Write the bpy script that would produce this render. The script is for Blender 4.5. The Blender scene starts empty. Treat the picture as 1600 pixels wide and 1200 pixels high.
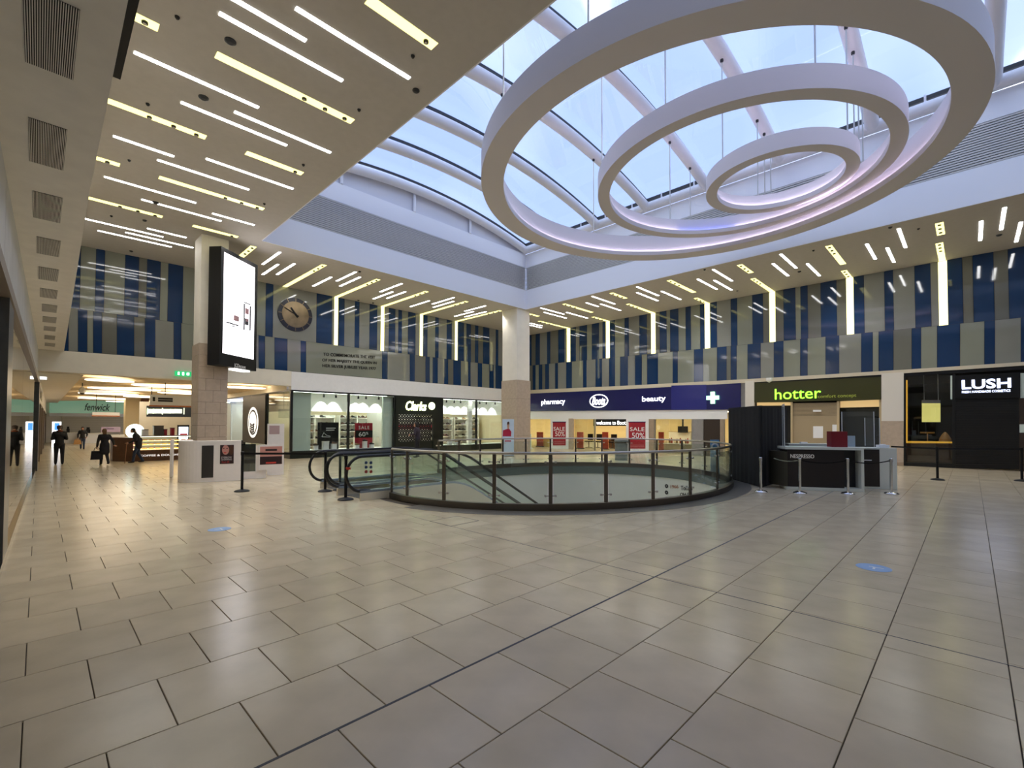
import bpy, bmesh, math, random
from mathutils import Vector, Matrix
random.seed(7)
sc = bpy.context.scene
COL = sc.collection

# ------------------------------------------------------------------ camera
F_PX, YAW, PITCH, ROLL, CX, CY, EYE = 728.0, math.radians(44.545), math.radians(1.377), math.radians(-.111), 800.0, 645.74, 1.66
_f = Vector((math.cos(PITCH)*math.cos(YAW), math.cos(PITCH)*math.sin(YAW), math.sin(PITCH)))
_r = _f.cross(Vector((0, 0, 1))).normalized(); _d = _f.cross(_r)
_c, _s = math.cos(ROLL), math.sin(ROLL)
CR, CD, CF = _c*_r + _s*_d, -_s*_r + _c*_d, _f
cam_data = bpy.data.cameras.new('camera'); cam = bpy.data.objects.new('camera', cam_data); COL.objects.link(cam)
cam_data.sensor_fit = 'HORIZONTAL'; cam_data.sensor_width = 36.0; cam_data.lens = 36.0*F_PX/1600
cam_data.shift_x = 0.0; cam_data.shift_y = (CY-600)/1600
cam_data.clip_start = 0.05; cam_data.clip_end = 300
cam.matrix_world = Matrix(((CR.x, -CD.x, -CF.x, 0), (CR.y, -CD.y, -CF.y, 0), (CR.z, -CD.z, -CF.z, EYE), (0, 0, 0, 1)))
sc.camera = cam

# ------------------------------------------------------------------ sky and exposure
sc.view_settings.view_transform = 'Standard'; sc.view_settings.look = 'None'
sc.view_settings.exposure = 0.85; sc.view_settings.gamma = 1.0; sc.view_settings.use_curve_mapping = False
SKY_STRENGTH, STRIP_W, STRIP_Y, SPOT_W = 1.15, 9.5, 1.2, 90.0
world = bpy.data.worlds.new('sky'); sc.world = world; world.use_nodes = True
nt = world.node_tree; nt.nodes.clear()
_tc = nt.nodes.new('ShaderNodeTexCoord'); _mp = nt.nodes.new('ShaderNodeMapping'); _nz = nt.nodes.new('ShaderNodeTexNoise')
_rp = nt.nodes.new('ShaderNodeValToRGB'); _bg = nt.nodes.new('ShaderNodeBackground'); _wo = nt.nodes.new('ShaderNodeOutputWorld')
_mp.inputs['Scale'].default_value = (1.2, 2.6, 1.6); _mp.inputs['Location'].default_value = (3.4, .6, 1.9)
_nz.inputs['Scale'].default_value = 1.5; _nz.inputs['Detail'].default_value = 1.6; _nz.inputs['Roughness'].default_value = .5
_rp.color_ramp.elements[0].position = .44; _rp.color_ramp.elements[0].color = (.37, .45, .72, 1)
_rp.color_ramp.elements[1].position = .70; _rp.color_ramp.elements[1].color = (2.6, 2.65, 2.75, 1)
_e = _rp.color_ramp.elements.new(.58); _e.color = (.52, .59, .81, 1)
_bg.inputs['Strength'].default_value = SKY_STRENGTH
nt.links.new(_tc.outputs['Generated'], _mp.inputs['Vector']); nt.links.new(_mp.outputs['Vector'], _nz.inputs['Vector'])
nt.links.new(_nz.outputs['Fac'], _rp.inputs['Fac']); nt.links.new(_rp.outputs['Color'], _bg.inputs['Color']); nt.links.new(_bg.outputs['Background'], _wo.inputs['Surface'])
sc.cycles.max_bounces = 7; sc.cycles.diffuse_bounces = 4; sc.cycles.glossy_bounces = 3; sc.cycles.transmission_bounces = 4
sc.cycles.transparent_max_bounces = 24; sc.cycles.caustics_reflective = False; sc.cycles.caustics_refractive = False
sc.cycles.sample_clamp_indirect = 4.0

# ------------------------------------------------------------------ photo measurements -> places
def ray(x, y): return CR*((x-CX)/F_PX) + CD*((y-CY)/F_PX) + CF
EYEV = Vector((0, 0, EYE))
def G(x, y, z=0.0): d = ray(x, y); return EYEV + d*((z-EYE)/d.z)
def AX(x, y, X): d = ray(x, y); return EYEV + d*(X/d.x)
def AY(x, y, Y): d = ray(x, y); return EYEV + d*(Y/d.y)
def APL(x, y, p0, n): d = ray(x, y); return EYEV + d*((Vector(p0)-EYEV).dot(n)/d.dot(n))
def PJ(p): q = Vector(p)-EYEV; k = q.dot(CF); return (CX+F_PX*q.dot(CR)/k, CY+F_PX*q.dot(CD)/k)
def lerp_line(pts, x):
    if x <= pts[0][0]: a, b = pts[0], pts[1]
    else:
        a, b = pts[-2], pts[-1]
        for p, q in zip(pts, pts[1:]):
            if x <= q[0]: a, b = p, q; break
    return a[1] + (b[1]-a[1])*(x-a[0])/(b[0]-a[0])

# ------------------------------------------------------------------ materials
def lin(h):
    h = h.lstrip('#'); out = []
    for i in (0, 2, 4):
        c = int(h[i:i+2], 16)/255; out.append(c/12.92 if c <= .04045 else ((c+.055)/1.055)**2.4)
    return tuple(out)+(1,)
MATS = {}
def mat(key, col='#808080', rough=.5, metal=0.0, emit=0.0, ecol=None, var=0.0, scale=8.0, bump=0.0, spec=.5, coat=0.0, trans=0.0):
    if key in MATS: return MATS[key]
    m = bpy.data.materials.new(key); m.use_nodes = True; n = m.node_tree; b = n.nodes['Principled BSDF']
    c = lin(col); b.inputs['Base Color'].default_value = c; b.inputs['Roughness'].default_value = rough
    b.inputs['Metallic'].default_value = metal; b.inputs['Specular IOR Level'].default_value = spec
    b.inputs['Coat Weight'].default_value = coat; b.inputs['Coat Roughness'].default_value = .03
    if emit: b.inputs['Emission Color'].default_value = lin(ecol or col); b.inputs['Emission Strength'].default_value = emit
    if var or bump:
        t = n.nodes.new('ShaderNodeTexCoord'); z = n.nodes.new('ShaderNodeTexNoise'); z.inputs['Scale'].default_value = scale; z.inputs['Detail'].default_value = 5
        n.links.new(t.outputs['Object'], z.inputs['Vector'])
        if var:
            r = n.nodes.new('ShaderNodeValToRGB'); r.color_ramp.elements[0].position = .3; r.color_ramp.elements[1].position = .7
            r.color_ramp.elements[0].color = tuple(v*(1-var) for v in c[:3])+(1,); r.color_ramp.elements[1].color = tuple(min(1, v*(1+var)) for v in c[:3])+(1,)
            n.links.new(z.outputs['Fac'], r.inputs['Fac']); n.links.new(r.outputs['Color'], b.inputs['Base Color'])
        if bump:
            q = n.nodes.new('ShaderNodeBump'); q.inputs['Strength'].default_value = bump; q.inputs['Distance'].default_value = .01
            n.links.new(z.outputs['Fac'], q.inputs['Height']); n.links.new(q.outputs['Normal'], b.inputs['Normal'])
    MATS[key] = m; return m
def glass(key, tint='#e8f2ee', ior=1.5, extra=0.0, rough=.01):
    if key in MATS: return MATS[key]
    m = bpy.data.materials.new(key); m.use_nodes = True; n = m.node_tree; n.nodes.clear()
    o = n.nodes.new('ShaderNodeOutputMaterial'); mx = n.nodes.new('ShaderNodeMixShader'); t = n.nodes.new('ShaderNodeBsdfTransparent'); g = n.nodes.new('ShaderNodeBsdfGlossy')
    fr = n.nodes.new('ShaderNodeLayerWeight'); fr.inputs['Blend'].default_value = .5
    pw = n.nodes.new('ShaderNodeMath'); pw.operation = 'POWER'; pw.inputs[1].default_value = 5.0; ad = n.nodes.new('ShaderNodeMath'); ad.operation = 'MULTIPLY_ADD'; ad.use_clamp = True
    f0 = ((ior-1)/(ior+1))**2 + extra; ad.inputs[1].default_value = 1-f0; ad.inputs[2].default_value = f0
    t.inputs['Color'].default_value = lin(tint); g.inputs['Color'].default_value = (1, 1, 1, 1); g.inputs['Roughness'].default_value = rough
    n.links.new(fr.outputs['Facing'], pw.inputs[0]); n.links.new(pw.outputs[0], ad.inputs[0]); n.links.new(ad.outputs[0], mx.inputs[0]); n.links.new(t.outputs[0], mx.inputs[1]); n.links.new(g.outputs[0], mx.inputs[2]); n.links.new(mx.outputs[0], o.inputs['Surface'])
    MATS[key] = m; return m
def tile_mat(key, col, var, rough):
    m = mat(key, col, rough, var=.10, scale=2.2, spec=.5); n = m.node_tree; b = n.nodes['Principled BSDF']
    src = b.inputs['Base Color'].links[0].from_socket
    oi = n.nodes.new('ShaderNodeObjectInfo'); ge = n.nodes.new('ShaderNodeNewGeometry'); a = n.nodes.new('ShaderNodeMath'); a.operation = 'ADD'
    fr = n.nodes.new('ShaderNodeMath'); fr.operation = 'FRACT'; mr = n.nodes.new('ShaderNodeMapRange'); mr.inputs['To Min'].default_value = 1-var; mr.inputs['To Max'].default_value = 1+var
    hv = n.nodes.new('ShaderNodeHueSaturation')
    n.links.new(oi.outputs['Random'], a.inputs[0]); n.links.new(ge.outputs['Random Per Island'], a.inputs[1]); n.links.new(a.outputs[0], fr.inputs[0]); n.links.new(fr.outputs[0], mr.inputs['Value'])
    n.links.new(mr.outputs[0], hv.inputs['Value']); n.links.new(src, hv.inputs['Color']); n.links.new(hv.outputs['Color'], b.inputs['Base Color'])
    # fine speckle in the stone
    t = n.nodes.new('ShaderNodeTexCoord'); z = n.nodes.new('ShaderNodeTexNoise'); z.inputs['Scale'].default_value = 60; mp = n.nodes.new('ShaderNodeMapRange')
    mp.inputs['To Min'].default_value = rough-.05; mp.inputs['To Max'].default_value = rough+.09
    n.links.new(t.outputs['Object'], z.inputs['Vector']); n.links.new(z.outputs['Fac'], mp.inputs['Value']); n.links.new(mp.outputs[0], b.inputs['Roughness'])
    return m

# ------------------------------------------------------------------ object helpers
def wloc(o):
    v = Vector((0, 0, 0))
    while o: v = v + o.location; o = o.parent
    return v
def setp(o, label=None, cat=None, group=None, kind=None):
    if label: o['label'] = label
    if cat: o['category'] = cat
    if group: o['group'] = group
    if kind: o['kind'] = kind
    return o
def thing(name, label, cat, loc=(0, 0, 0), group=None):
    o = bpy.data.objects.new(name, None); COL.objects.link(o); o.location = loc; o.empty_display_size = .1
    return setp(o, label, cat, group)
def struct_empty(name, loc=(0, 0, 0)):
    o = bpy.data.objects.new(name, None); COL.objects.link(o); o.location = loc; o['kind'] = 'structure'; return o
class MB:
    def __init__(s): s.v = []; s.f = []; s.sm = False
    def add(s, vs, fs):
        n = len(s.v); s.v += [Vector(p) for p in vs]; s.f += [tuple(i+n for i in f) for f in fs]; return s
    def box(s, a, b):
        x0, y0, z0 = (min(a[i], b[i]) for i in range(3)); x1, y1, z1 = (max(a[i], b[i]) for i in range(3))
        return s.add([(x0,y0,z0),(x1,y0,z0),(x1,y1,z0),(x0,y1,z0),(x0,y0,z1),(x1,y0,z1),(x1,y1,z1),(x0,y1,z1)],
                     [(3,2,1,0),(4,5,6,7),(0,1,5,4),(1,2,6,5),(2,3,7,6),(3,0,4,7)])
    def obox(s, c, u, v, w):
        """box with centre c and half-axes u v w"""
        c, u, v, w = Vector(c), Vector(u), Vector(v), Vector(w)
        return s.add([c-u-v-w, c+u-v-w, c+u+v-w, c-u+v-w, c-u-v+w, c+u-v+w, c+u+v+w, c-u+v+w], [(3,2,1,0),(4,5,6,7),(0,1,5,4),(1,2,6,5),(2,3,7,6),(3,0,4,7)])
    def prism(s, poly, d):
        """polygon (3d points) extruded by vector d"""
        n = len(poly); P = [Vector(p) for p in poly]; d = Vector(d)
        return s.add(P+[p+d for p in P], [tuple(range(n-1, -1, -1)), tuple(range(n, 2*n))]+[(i, (i+1) % n, n+(i+1) % n, n+i) for i in range(n)])
    def tube(s, path, r, seg=10, closed=False, caps=True):
        P = [Vector(p) for p in path]; n = len(P); rs = r if isinstance(r, (list, tuple)) else [r]*n
        vs, fs = [], []; prev = None
        for i, p in enumerate(P):
            if closed: t = (P[(i+1) % n]-P[i-1])
            else: t = P[min(i+1, n-1)]-P[max(i-1, 0)]
            t.normalize(); up = Vector((0, 0, 1)) if abs(t.z) < .95 else Vector((1, 0, 0))
            if prev is not None and abs(prev.dot(t)) < .95: a = (prev - t*prev.dot(t)).normalized()
            else: a = t.cross(up).normalized()
            prev = a; b = t.cross(a)
            for k in range(seg):
                an = 2*math.pi*k/seg; vs.append(p + (a*math.cos(an)+b*math.sin(an))*rs[i])
        m = n if closed else n-1
        for i in range(m):
            for k in range(seg):
                j = (i+1) % n; fs.append((i*seg+k, i*seg+(k+1) % seg, j*seg+(k+1) % seg, j*seg+k))
        if caps and not closed: fs += [tuple(range(seg-1, -1, -1)), tuple((n-1)*seg+k for k in range(seg))]
        return s.add(vs, fs)
    def lathe(s, c, prof, seg=20, axis=(0, 0, 1), sx=1, sy=1):
        """profile of (radius, height) turned about axis through c"""
        c = Vector(c); ax = Vector(axis).normalized(); a = ax.orthogonal().normalized() if abs(ax.z) < .99 else Vector((1, 0, 0)); b = ax.cross(a)
        vs, fs = [], []
        for r, h in prof:
            for k in range(seg):
                an = 2*math.pi*k/seg; vs.append(c + ax*h + a*(r*math.cos(an)*sx) + b*(r*math.sin(an)*sy))
        for i in range(len(prof)-1):
            for k in range(seg): fs.append((i*seg+k, i*seg+(k+1) % seg, (i+1)*seg+(k+1) % seg, (i+1)*seg+k))
        fs += [tuple(range(seg-1, -1, -1)), tuple((len(prof)-1)*seg+k for k in range(seg))]
        return s.add(vs, fs)
    def sphere(s, c, r, seg=10, rings=7, sc=(1, 1, 1)):
        prof = [(r*math.sin(math.pi*i/rings), -r*math.cos(math.pi*i/rings)) for i in range(1, rings)]
        n = len(s.v); s.lathe((0, 0, 0), prof, seg)
        for i in range(n, len(s.v)): p = s.v[i]; s.v[i] = Vector((c[0]+p.x*sc[0], c[1]+p.y*sc[1], c[2]+p.z*sc[2]))
        return s
    def build(s, name, m, parent=None, base=None, smooth=None, **k):
        me = bpy.data.meshes.new(name)
        if parent is not None: off = wloc(parent)
        elif base is not None: off = Vector(base)
        else:
            lo = [min(p[i] for p in s.v) for i in range(3)]; hi = [max(p[i] for p in s.v) for i in range(3)]
            off = Vector(((lo[0]+hi[0])/2, (lo[1]+hi[1])/2, lo[2]))
        me.from_pydata([p-off for p in s.v], [], s.f); me.validate(); 
        bm = bmesh.new(); bm.from_mesh(me); bmesh.ops.recalc_face_normals(bm, faces=bm.faces); bm.to_mesh(me); bm.free()
        if m: me.materials.append(m if not isinstance(m, str) else MATS[m])
        if smooth: me.shade_smooth() if hasattr(me, 'shade_smooth') else None
        if smooth and smooth != True: me.set_sharp_from_angle(angle=math.radians(smooth))
        o = bpy.data.objects.new(name, me); COL.objects.link(o)
        if parent is not None: o.parent = parent
        else: o.location = off
        return setp(o, **k)
def bx(name, a, b, m, parent=None, **k): return MB().box(a, b).build(name, m, parent, **k)
def dup(root, delta, **k):
    """a copy of a thing with copies of its parts and sub-parts"""
    r = root.copy(); COL.objects.link(r); r.location = root.location + Vector(delta)
    for ch in list(root.children):
        c = ch.copy(); COL.objects.link(c); c.parent = r
        for g in list(ch.children): d = g.copy(); COL.objects.link(d); d.parent = c
    return setp(r, **k)
def text(name, body, m, parent, org, right, up, w, h, depth=.01, shear=0.0, fit=True, bold=0.0, spacing=1.0, label=None):
    """lettering as a mesh, its box's lower left corner at org, fitted to w by h"""
    cu = bpy.data.curves.new(name, 'FONT'); cu.body = body; cu.extrude = 0.0; cu.shear = shear; cu.offset = bold; cu.space_character = spacing; cu.resolution_u = 3; cu.align_x = 'CENTER' if '\n' in body else 'LEFT'
    o = bpy.data.objects.new(name, cu); COL.objects.link(o); dg = bpy.context.evaluated_depsgraph_get(); me0 = bpy.data.meshes.new_from_object(o.evaluated_get(dg))
    vs = [v.co.copy() for v in me0.vertices]; fs = [tuple(p.vertices) for p in me0.polygons]
    bpy.data.objects.remove(o); bpy.data.curves.remove(cu); bpy.data.meshes.remove(me0)
    x0, x1 = min(v.x for v in vs), max(v.x for v in vs); y0, y1 = min(v.y for v in vs), max(v.y for v in vs)
    right, up, org = Vector(right).normalized(), Vector(up).normalized(), Vector(org); nrm = right.cross(up)
    P = [org + right*((v.x-x0)/(x1-x0)*w) + up*((v.y-y0)/(y1-y0)*h) for v in vs]
    # extrude: front faces plus side walls along the open edges
    n = len(P); V = [p+nrm*depth for p in P] + P; E = {}
    for f in fs:
        for a, b in zip(f, f[1:]+f[:1]): E[(a, b)] = E.get((a, b), 0)+1
    side = [(a, a+n, b+n, b) for (a, b) in E if (b, a) not in E]
    me = bpy.data.meshes.new(name); off = wloc(parent) if parent else org
    me.from_pydata([p-off for p in V], [], fs+side); me.validate(); me.materials.append(m)
    o = bpy.data.objects.new(name, me); COL.objects.link(o)
    if parent: o.parent = parent
    else: o.location = off
    if label: o['label'] = label
    return o
ORD = ['first', 'second', 'third', 'fourth', 'fifth', 'sixth', 'seventh', 'eighth', 'ninth', 'tenth', 'eleventh', 'twelfth', 'thirteenth', 'fourteenth', 'fifteenth', 'sixteenth', 'seventeenth', 'eighteenth', 'nineteenth', 'twentieth',
       'twenty-first', 'twenty-second', 'twenty-third', 'twenty-fourth', 'twenty-fifth', 'twenty-sixth', 'twenty-seventh', 'twenty-eighth', 'twenty-ninth', 'thirtieth']
EX, EY, EZ = Vector((1, 0, 0)), Vector((0, 1, 0)), Vector((0, 0, 1))

# plain materials
mat('white', '#eeeef0', .55, var=.02); mat('upstand', '#f2f3f8', .6); mat('cream', '#ece6d8', .6, var=.03, scale=3)
mat('ceiling', '#c4beb6', .8, var=.03, scale=6); mat('soffit', '#f1ece2', .75, var=.04, scale=4)
mat('ringwhite', '#d2cdcf', .5); mat('black', '#08080a', .5, spec=.3); mat('softblack', '#101014', .85, var=.2, scale=5); mat('darkgrey', '#2b2c2f', .5)
mat('steel', '#b9b4ac', .28, 1.0); mat('darksteel', '#6a645c', .35, 1.0); mat('chrome', '#dcdcdc', .12, 1.0)
mat('blue', '#1a3862', .06, coat=.3, var=.05, scale=.6); mat('grey', '#8b8d89', .06, coat=.3, var=.05, scale=.7); mat('greygreen', '#8c9085', .06, coat=.3, var=.05, scale=.7); mat('greydark', '#70716a', .06, coat=.3, var=.05, scale=.7)
mat('stone', '#bba995', .45, var=.08, scale=7); mat('stonedark', '#a38f79', .5, var=.08, scale=7); mat('grout', '#544b41', .9)
mat('strip_white', '#ffffff', .4, emit=STRIP_W, ecol='#ffffff'); mat('strip_yellow', '#fff7a8', .4, emit=STRIP_Y, ecol='#faf29a')
mat('wallglow', '#fffbd0', .4, emit=1.1, ecol='#fbf3a6')
mat('timber', '#8a5a33', .4, var=.2, scale=4); mat('red', '#a3182b', .5); mat('navy', '#14175a', .25); mat('letterwhite', '#ffffff', .4, emit=1.6)
glass('glass_clear', '#eef5f2'); glass('glass_green', '#f7fcf9', extra=.01); glass('glass_sky', '#eef4fb', 1.45); glass('glass_shop', '#f2f5f3', 1.5, .0); glass('glass_mirror', '#6f6a62', 1.9, .42, .015)
# ================================================================== THE SETTING
ZC = 8.17                                   # main ceiling
OX0, OX1, OY0, OY1 = 5.46, 19.24, -7.0, 17.85   # skylight opening
YA, XB = 23.1, 25.02                        # far wall (striped, clock) and right wall (striped, shops)
ZS = 4.25                                   # low soffit on the left
def XW(y): return -0.27 + .0145*(y-8)       # left wall line
VC, VA, VB = Vector((11.1, 8.75, 0)), 5.5, 4.4  # oval void in the floor
def EL(t, da=0.0, z=0.0): return Vector((VC.x+(VA+da)*math.cos(t), VC.y+(VB+da)*math.sin(t), z))

# ---- floor: dark bedding, tiles on it, granite border round the void
FX0, FX1, FY0, FY1 = -1.5, 34.0, -12.0, 62.0
angs = sorted(set([2*math.pi*i/128 for i in range(128)] + [math.atan2(y-VC.y, x-VC.x) % (2*math.pi) for x in (FX0, FX1) for y in (FY0, FY1)]))
def rect_pt(t):
    dx, dy = math.cos(t), math.sin(t); k = 1e9
    if dx > 1e-9: k = min(k, (FX1-VC.x)/dx)
    if dx < -1e-9: k = min(k, (FX0-VC.x)/dx)
    if dy > 1e-9: k = min(k, (FY1-VC.y)/dy)
    if dy < -1e-9: k = min(k, (FY0-VC.y)/dy)
    return Vector((VC.x+dx*k, VC.y+dy*k, 0))
def ell_dir(t):
    dx, dy = math.cos(t), math.sin(t); k = 1/math.sqrt((dx/VA)**2+(dy/VB)**2); return Vector((VC.x+dx*k, VC.y+dy*k, 0))
n = len(angs); vs = []; fs = []
for t in angs:
    a, b = ell_dir(t), rect_pt(t)
    vs += [(a.x, a.y, -.012), (b.x, b.y, -.012), (a.x, a.y, -.45), (b.x, b.y, -.45)]
for i in range(n):
    j = (i+1) % n
    fs += [(4*i, 4*i+1, 4*j+1, 4*j), (4*i+2, 4*j+2, 4*j+3, 4*i+3), (4*i, 4*j, 4*j+2, 4*i+2), (4*i+1, 4*i+3, 4*j+3, 4*j+1)]
floor = MB().add(vs, fs).build('floor', MATS['grout'], base=(0, 0, 0), kind='structure')
TM = tile_mat('floor_tile', '#d1c0a1', .055, .19)
PX, PY, GAP = .602, .66, .0055
def clip(poly, p, nrm):
    out = []
    for a, b in zip(poly, poly[1:]+poly[:1]):
        da, db = (a-p).dot(nrm), (b-p).dot(nrm)
        if da >= 0: out.append(a)
        if (da >= 0) != (db >= 0): out.append(a+(b-a)*(da/(da-db)))
    return out
def tile_poly(x0, x1, y0, y1):
    g = GAP/2; po = [Vector((x0+g, y0+g, 0)), Vector((x1-g, y0+g, 0)), Vector((x1-g, y1-g, 0)), Vector((x0+g, y1-g, 0))]
    c = Vector(((x0+x1)/2, (y0+y1)/2, 0)); q = c-VC
    rr = math.sqrt((q.x/(VA+.3))**2+(q.y/(VB+.3))**2)
    full = True
    if rr < 1.35:
        t = math.atan2(q.y/(VB+.3), q.x/(VA+.3)); p = EL(t, .3); nr = Vector((math.cos(t)/(VA+.3), math.sin(t)/(VB+.3), 0)).normalized()
        m = len(po); d = min((v-p).dot(nr) for v in po)
        if d < 0: full = False; po = clip(po, p, nr)
    # escalator landing
    return po, full
tiles = []
for k in range(-21, 88):
    y0 = 2.48+PY*k; y1 = y0+PY; off = .27 if k % 2 == 0 else .27+PX/2
    for i in range(-3, 44):
        x0 = off+PX*(i-1); x1 = x0+PX
        cy = (y0+y1)/2; xl = XW(cy)
        if x1 < xl-.02: continue
        if cy > YA+.3 and x0 > 8.5: continue
        if x0 > 24.9: continue
        x0 = max(x0, xl-.02)
        segs = [(x0, x1)] if not (x0 < 4.75 < x1) else [(x0, 4.75), (4.75, x1)]
        for a, b in segs:
            if b-a < .03: continue
            po, full = tile_poly(a, b, y0, y1)
            if len(po) >= 3: tiles.append((a, b, y0, y1, po, full))
def in_view(a, b, y0, y1):
    ok = False
    for x in (a, b):
        for y in (y0, y1):
            q = Vector((x, y, 0))-EYEV
            if q.dot(CF) > .3:
                u, v = PJ((x, y, 0))
                if -20 < u < 1620 and v < 1225: ok = True
    return ok
tiles.sort(key=lambda t: (t[0]+t[1])**2+(t[2]+t[3])**2)
near = [t for t in tiles if in_view(*t[:4])][:300]; nid = set(map(id, near))
TH = .02; share = {}
def tile_mesh(w, d):
    key = (round(w, 3), round(d, 3))
    if key not in share:
        me = bpy.data.meshes.new('tile'); e = .0025; W, D = w/2-GAP/2, d/2-GAP/2
        v = [(-W,-D,-TH),(W,-D,-TH),(W,D,-TH),(-W,D,-TH),(-W,-D,-e),(W,-D,-e),(W,D,-e),(-W,D,-e),(-W+e,-D+e,0),(W-e,-D+e,0),(W-e,D-e,0),(-W+e,D-e,0)]
        me.from_pydata(v, [], [(0,1,5,4),(1,2,6,5),(2,3,7,6),(3,0,4,7),(4,5,9,8),(5,6,10,9),(6,7,11,10),(7,4,8,11),(8,9,10,11)]); me.materials.append(TM); share[key] = me
    return share[key]
for a, b, y0, y1, po, full in near:
    if full:
        o = bpy.data.objects.new('tile', tile_mesh(b-a, y1-y0)); COL.objects.link(o); o.parent = floor; o.location = ((a+b)/2, (y0+y1)/2, 0)
    else: MB().prism([p+Vector((0, 0, -TH)) for p in po], (0, 0, TH)).build('tile', TM, floor)
rest = MB()
for t in tiles:
    if id(t) not in nid:
        po = t[4]; m = len(po); rest.add([p for p in po]+[p+Vector((0, 0, -TH)) for p in po], [tuple(range(m))]+[(i, i+m, (i+1) % m+m, (i+1) % m) for i in range(m)])
rest.build('tile_paving', TM, floor, kind='stuff')
mat('joint', '#3d3f45', .6)
bx('expansion_joint', (-.2, 2.474, -.01), (25, 2.492, .0012), MATS['joint'], floor); bx('expansion_joint', (4.742, -11, -.01), (4.752, 7.2, .0010), MATS['joint'], floor)
mat('granite', '#6b655c', .35, var=.25, scale=40)
N = 160; vs = []; fs = []
T0, T1 = math.radians(-172), math.radians(128)
for i in range(N+1):
    t = T0+(T1-T0)*i/N; vs += [EL(t, -.02, .0025), EL(t, .52, .0025), EL(t, -.02, -.02), EL(t, .52, -.02)]
for i in range(N):
    a, b = 4*i, 4*i+4; fs += [(a, a+1, b+1, b), (a+1, a+3, b+3, b+1), (a, b, b+2, a+2)]
bd = MB().add(vs, fs).build('granite_border', MATS['granite'], floor)
# ---- void: slab edge, cream drum, lower floor
mat('slabreflection', '#5e6b66', .3); mat('drum', '#f3f1e6', .55, var=.03, scale=2); mat('lowerfloor', '#ddd6c8', .4)
def band(z0, z1, da, m, name, parent=None, **k):
    b = MB(); vs = []; fs = []; NN = 128
    for i in range(NN):
        t = 2*math.pi*i/NN; vs += [EL(t, da, z0), EL(t, da, z1), EL(t, da+.15, z0), EL(t, da+.15, z1)]
    for i in range(NN):
        a, c = 4*i, 4*((i+1) % NN); fs += [(a, c, c+1, a+1), (a+1, c+1, c+3, a+3), (a+2, a+3, c+3, c+2), (a, a+2, c+2, c)]
    return b.add(vs, fs).build(name, m, parent, base=None if parent else (0, 0, 0), smooth=40, **k)
drum = band(-1.78, -.32, -.02, MATS['drum'], 'wall_void', kind='structure')
band(-.32, -.03, -.05, MATS['slabreflection'], 'slab_edge', drum)  # green-grey colour stands in for a greenish glass reflection
bx('floor_lower', (-4, -8, -5.7), (30, 28, -5.5), MATS['lowerfloor'], kind='structure')
for nm, a, b in (('wall_lower_left', (-4, -8, -5.5), (-3.8, 28, -.46)), ('wall_lower_back', (-4, 27.8, -5.5), (30, 28, -.46)), ('wall_lower_right', (29.8, -8, -5.5), (30, 28, -.46)), ('wall_lower_front', (-4, -8, -5.5), (30, -7.8, -.46))):
    bx(nm, a, b, MATS['cream'], kind='structure')

mat('lower_fill', '#ffffff', .4, emit=22.0, ecol='#fff6e4')  # unseen lower floor lamps, added to brighten the drum
for i in range(28):
    t = 2*math.pi*(i+.5)/28; p = EL(t, 2.4, -.47); tg = Vector((-VA*math.sin(t), VB*math.cos(t), 0)).normalized(); nr = tg.cross(EZ)
    MB().obox(p, tg*.5, nr*.12, EZ*.012).build('panel_light', MATS['lower_fill'], label='unseen ceiling panel light added on the lower floor to brighten the void', cat='ceiling light', group='added lower floor panel lights')

# ---- ceiling with the skylight opening
c = MB(); Z2 = ZC+.25
for a, b in (((.2, OY1+.03, ZC), (26, 25.5, Z2)), ((.2, -12, ZC), (26, OY0-.03, Z2)), ((.2, OY0-.03, ZC), (OX0-.03, OY1+.03, Z2)), ((OX1+.03, OY0-.03, ZC), (26, OY1+.03, Z2))): c.box(a, b)
ceiling = c.build('ceiling', MATS['ceiling'], base=(0, 0, ZC), kind='structure')
# upstand of the skylight: white band, louvres, white band
ZU1, ZU2, ZU3 = 9.25, 10.53, 11.30
mat('louvre', '#c6c4c0', .5); mat('louvredark', '#2a2a2c', .8)
def upstand(name, p, q, nrm):
    """wall from p to q (xy), facing nrm"""
    p, q, nrm = Vector(p), Vector(q), Vector(nrm); r = struct_empty(name, (p+q)/2+EZ*ZC)
    def rect(z0, z1, d0, d1): return MB().prism([p+nrm*d0+EZ*z0, q+nrm*d0+EZ*z0, q+nrm*d0+EZ*z1, p+nrm*d0+EZ*z1], nrm*(d1-d0))
    rect(ZC+.001, ZU1, -.2, 0).build('lower_band', MATS['upstand'], r); rect(ZU2, ZU3, -.2, 0).build('upper_band', MATS['upstand'], r)
    rect(ZU1, ZU2, -.2, -.12).build('louvre_back', MATS['louvredark'], r)
    b = MB(); m = 17; h = (ZU2-ZU1)/m
    for i in range(m):
        z = ZU1+h*(i+.1); b.prism([p+nrm*0+EZ*z, p+nrm*0+EZ*(z+h*.70), p-nrm*.09+EZ*(z+h*.95), p-nrm*.09+EZ*(z+h*.3)], q-p)
    b.build('louvre_slats', MATS['louvre'], r, kind='stuff')
    return r
upstand('wall_skylight_back', (OX0, OY1, 0), (OX1, OY1, 0), (0, -1, 0)); upstand('wall_skylight_right', (OX1, OY0, 0), (OX1, OY1, 0), (-1, 0, 0))
upstand('wall_skylight_left', (OX0, OY0, 0), (OX0, OY1, 0), (1, 0, 0)); upstand('wall_skylight_front', (OX0, OY0, 0), (OX1, OY0, 0), (0, 1, 0))
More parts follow.
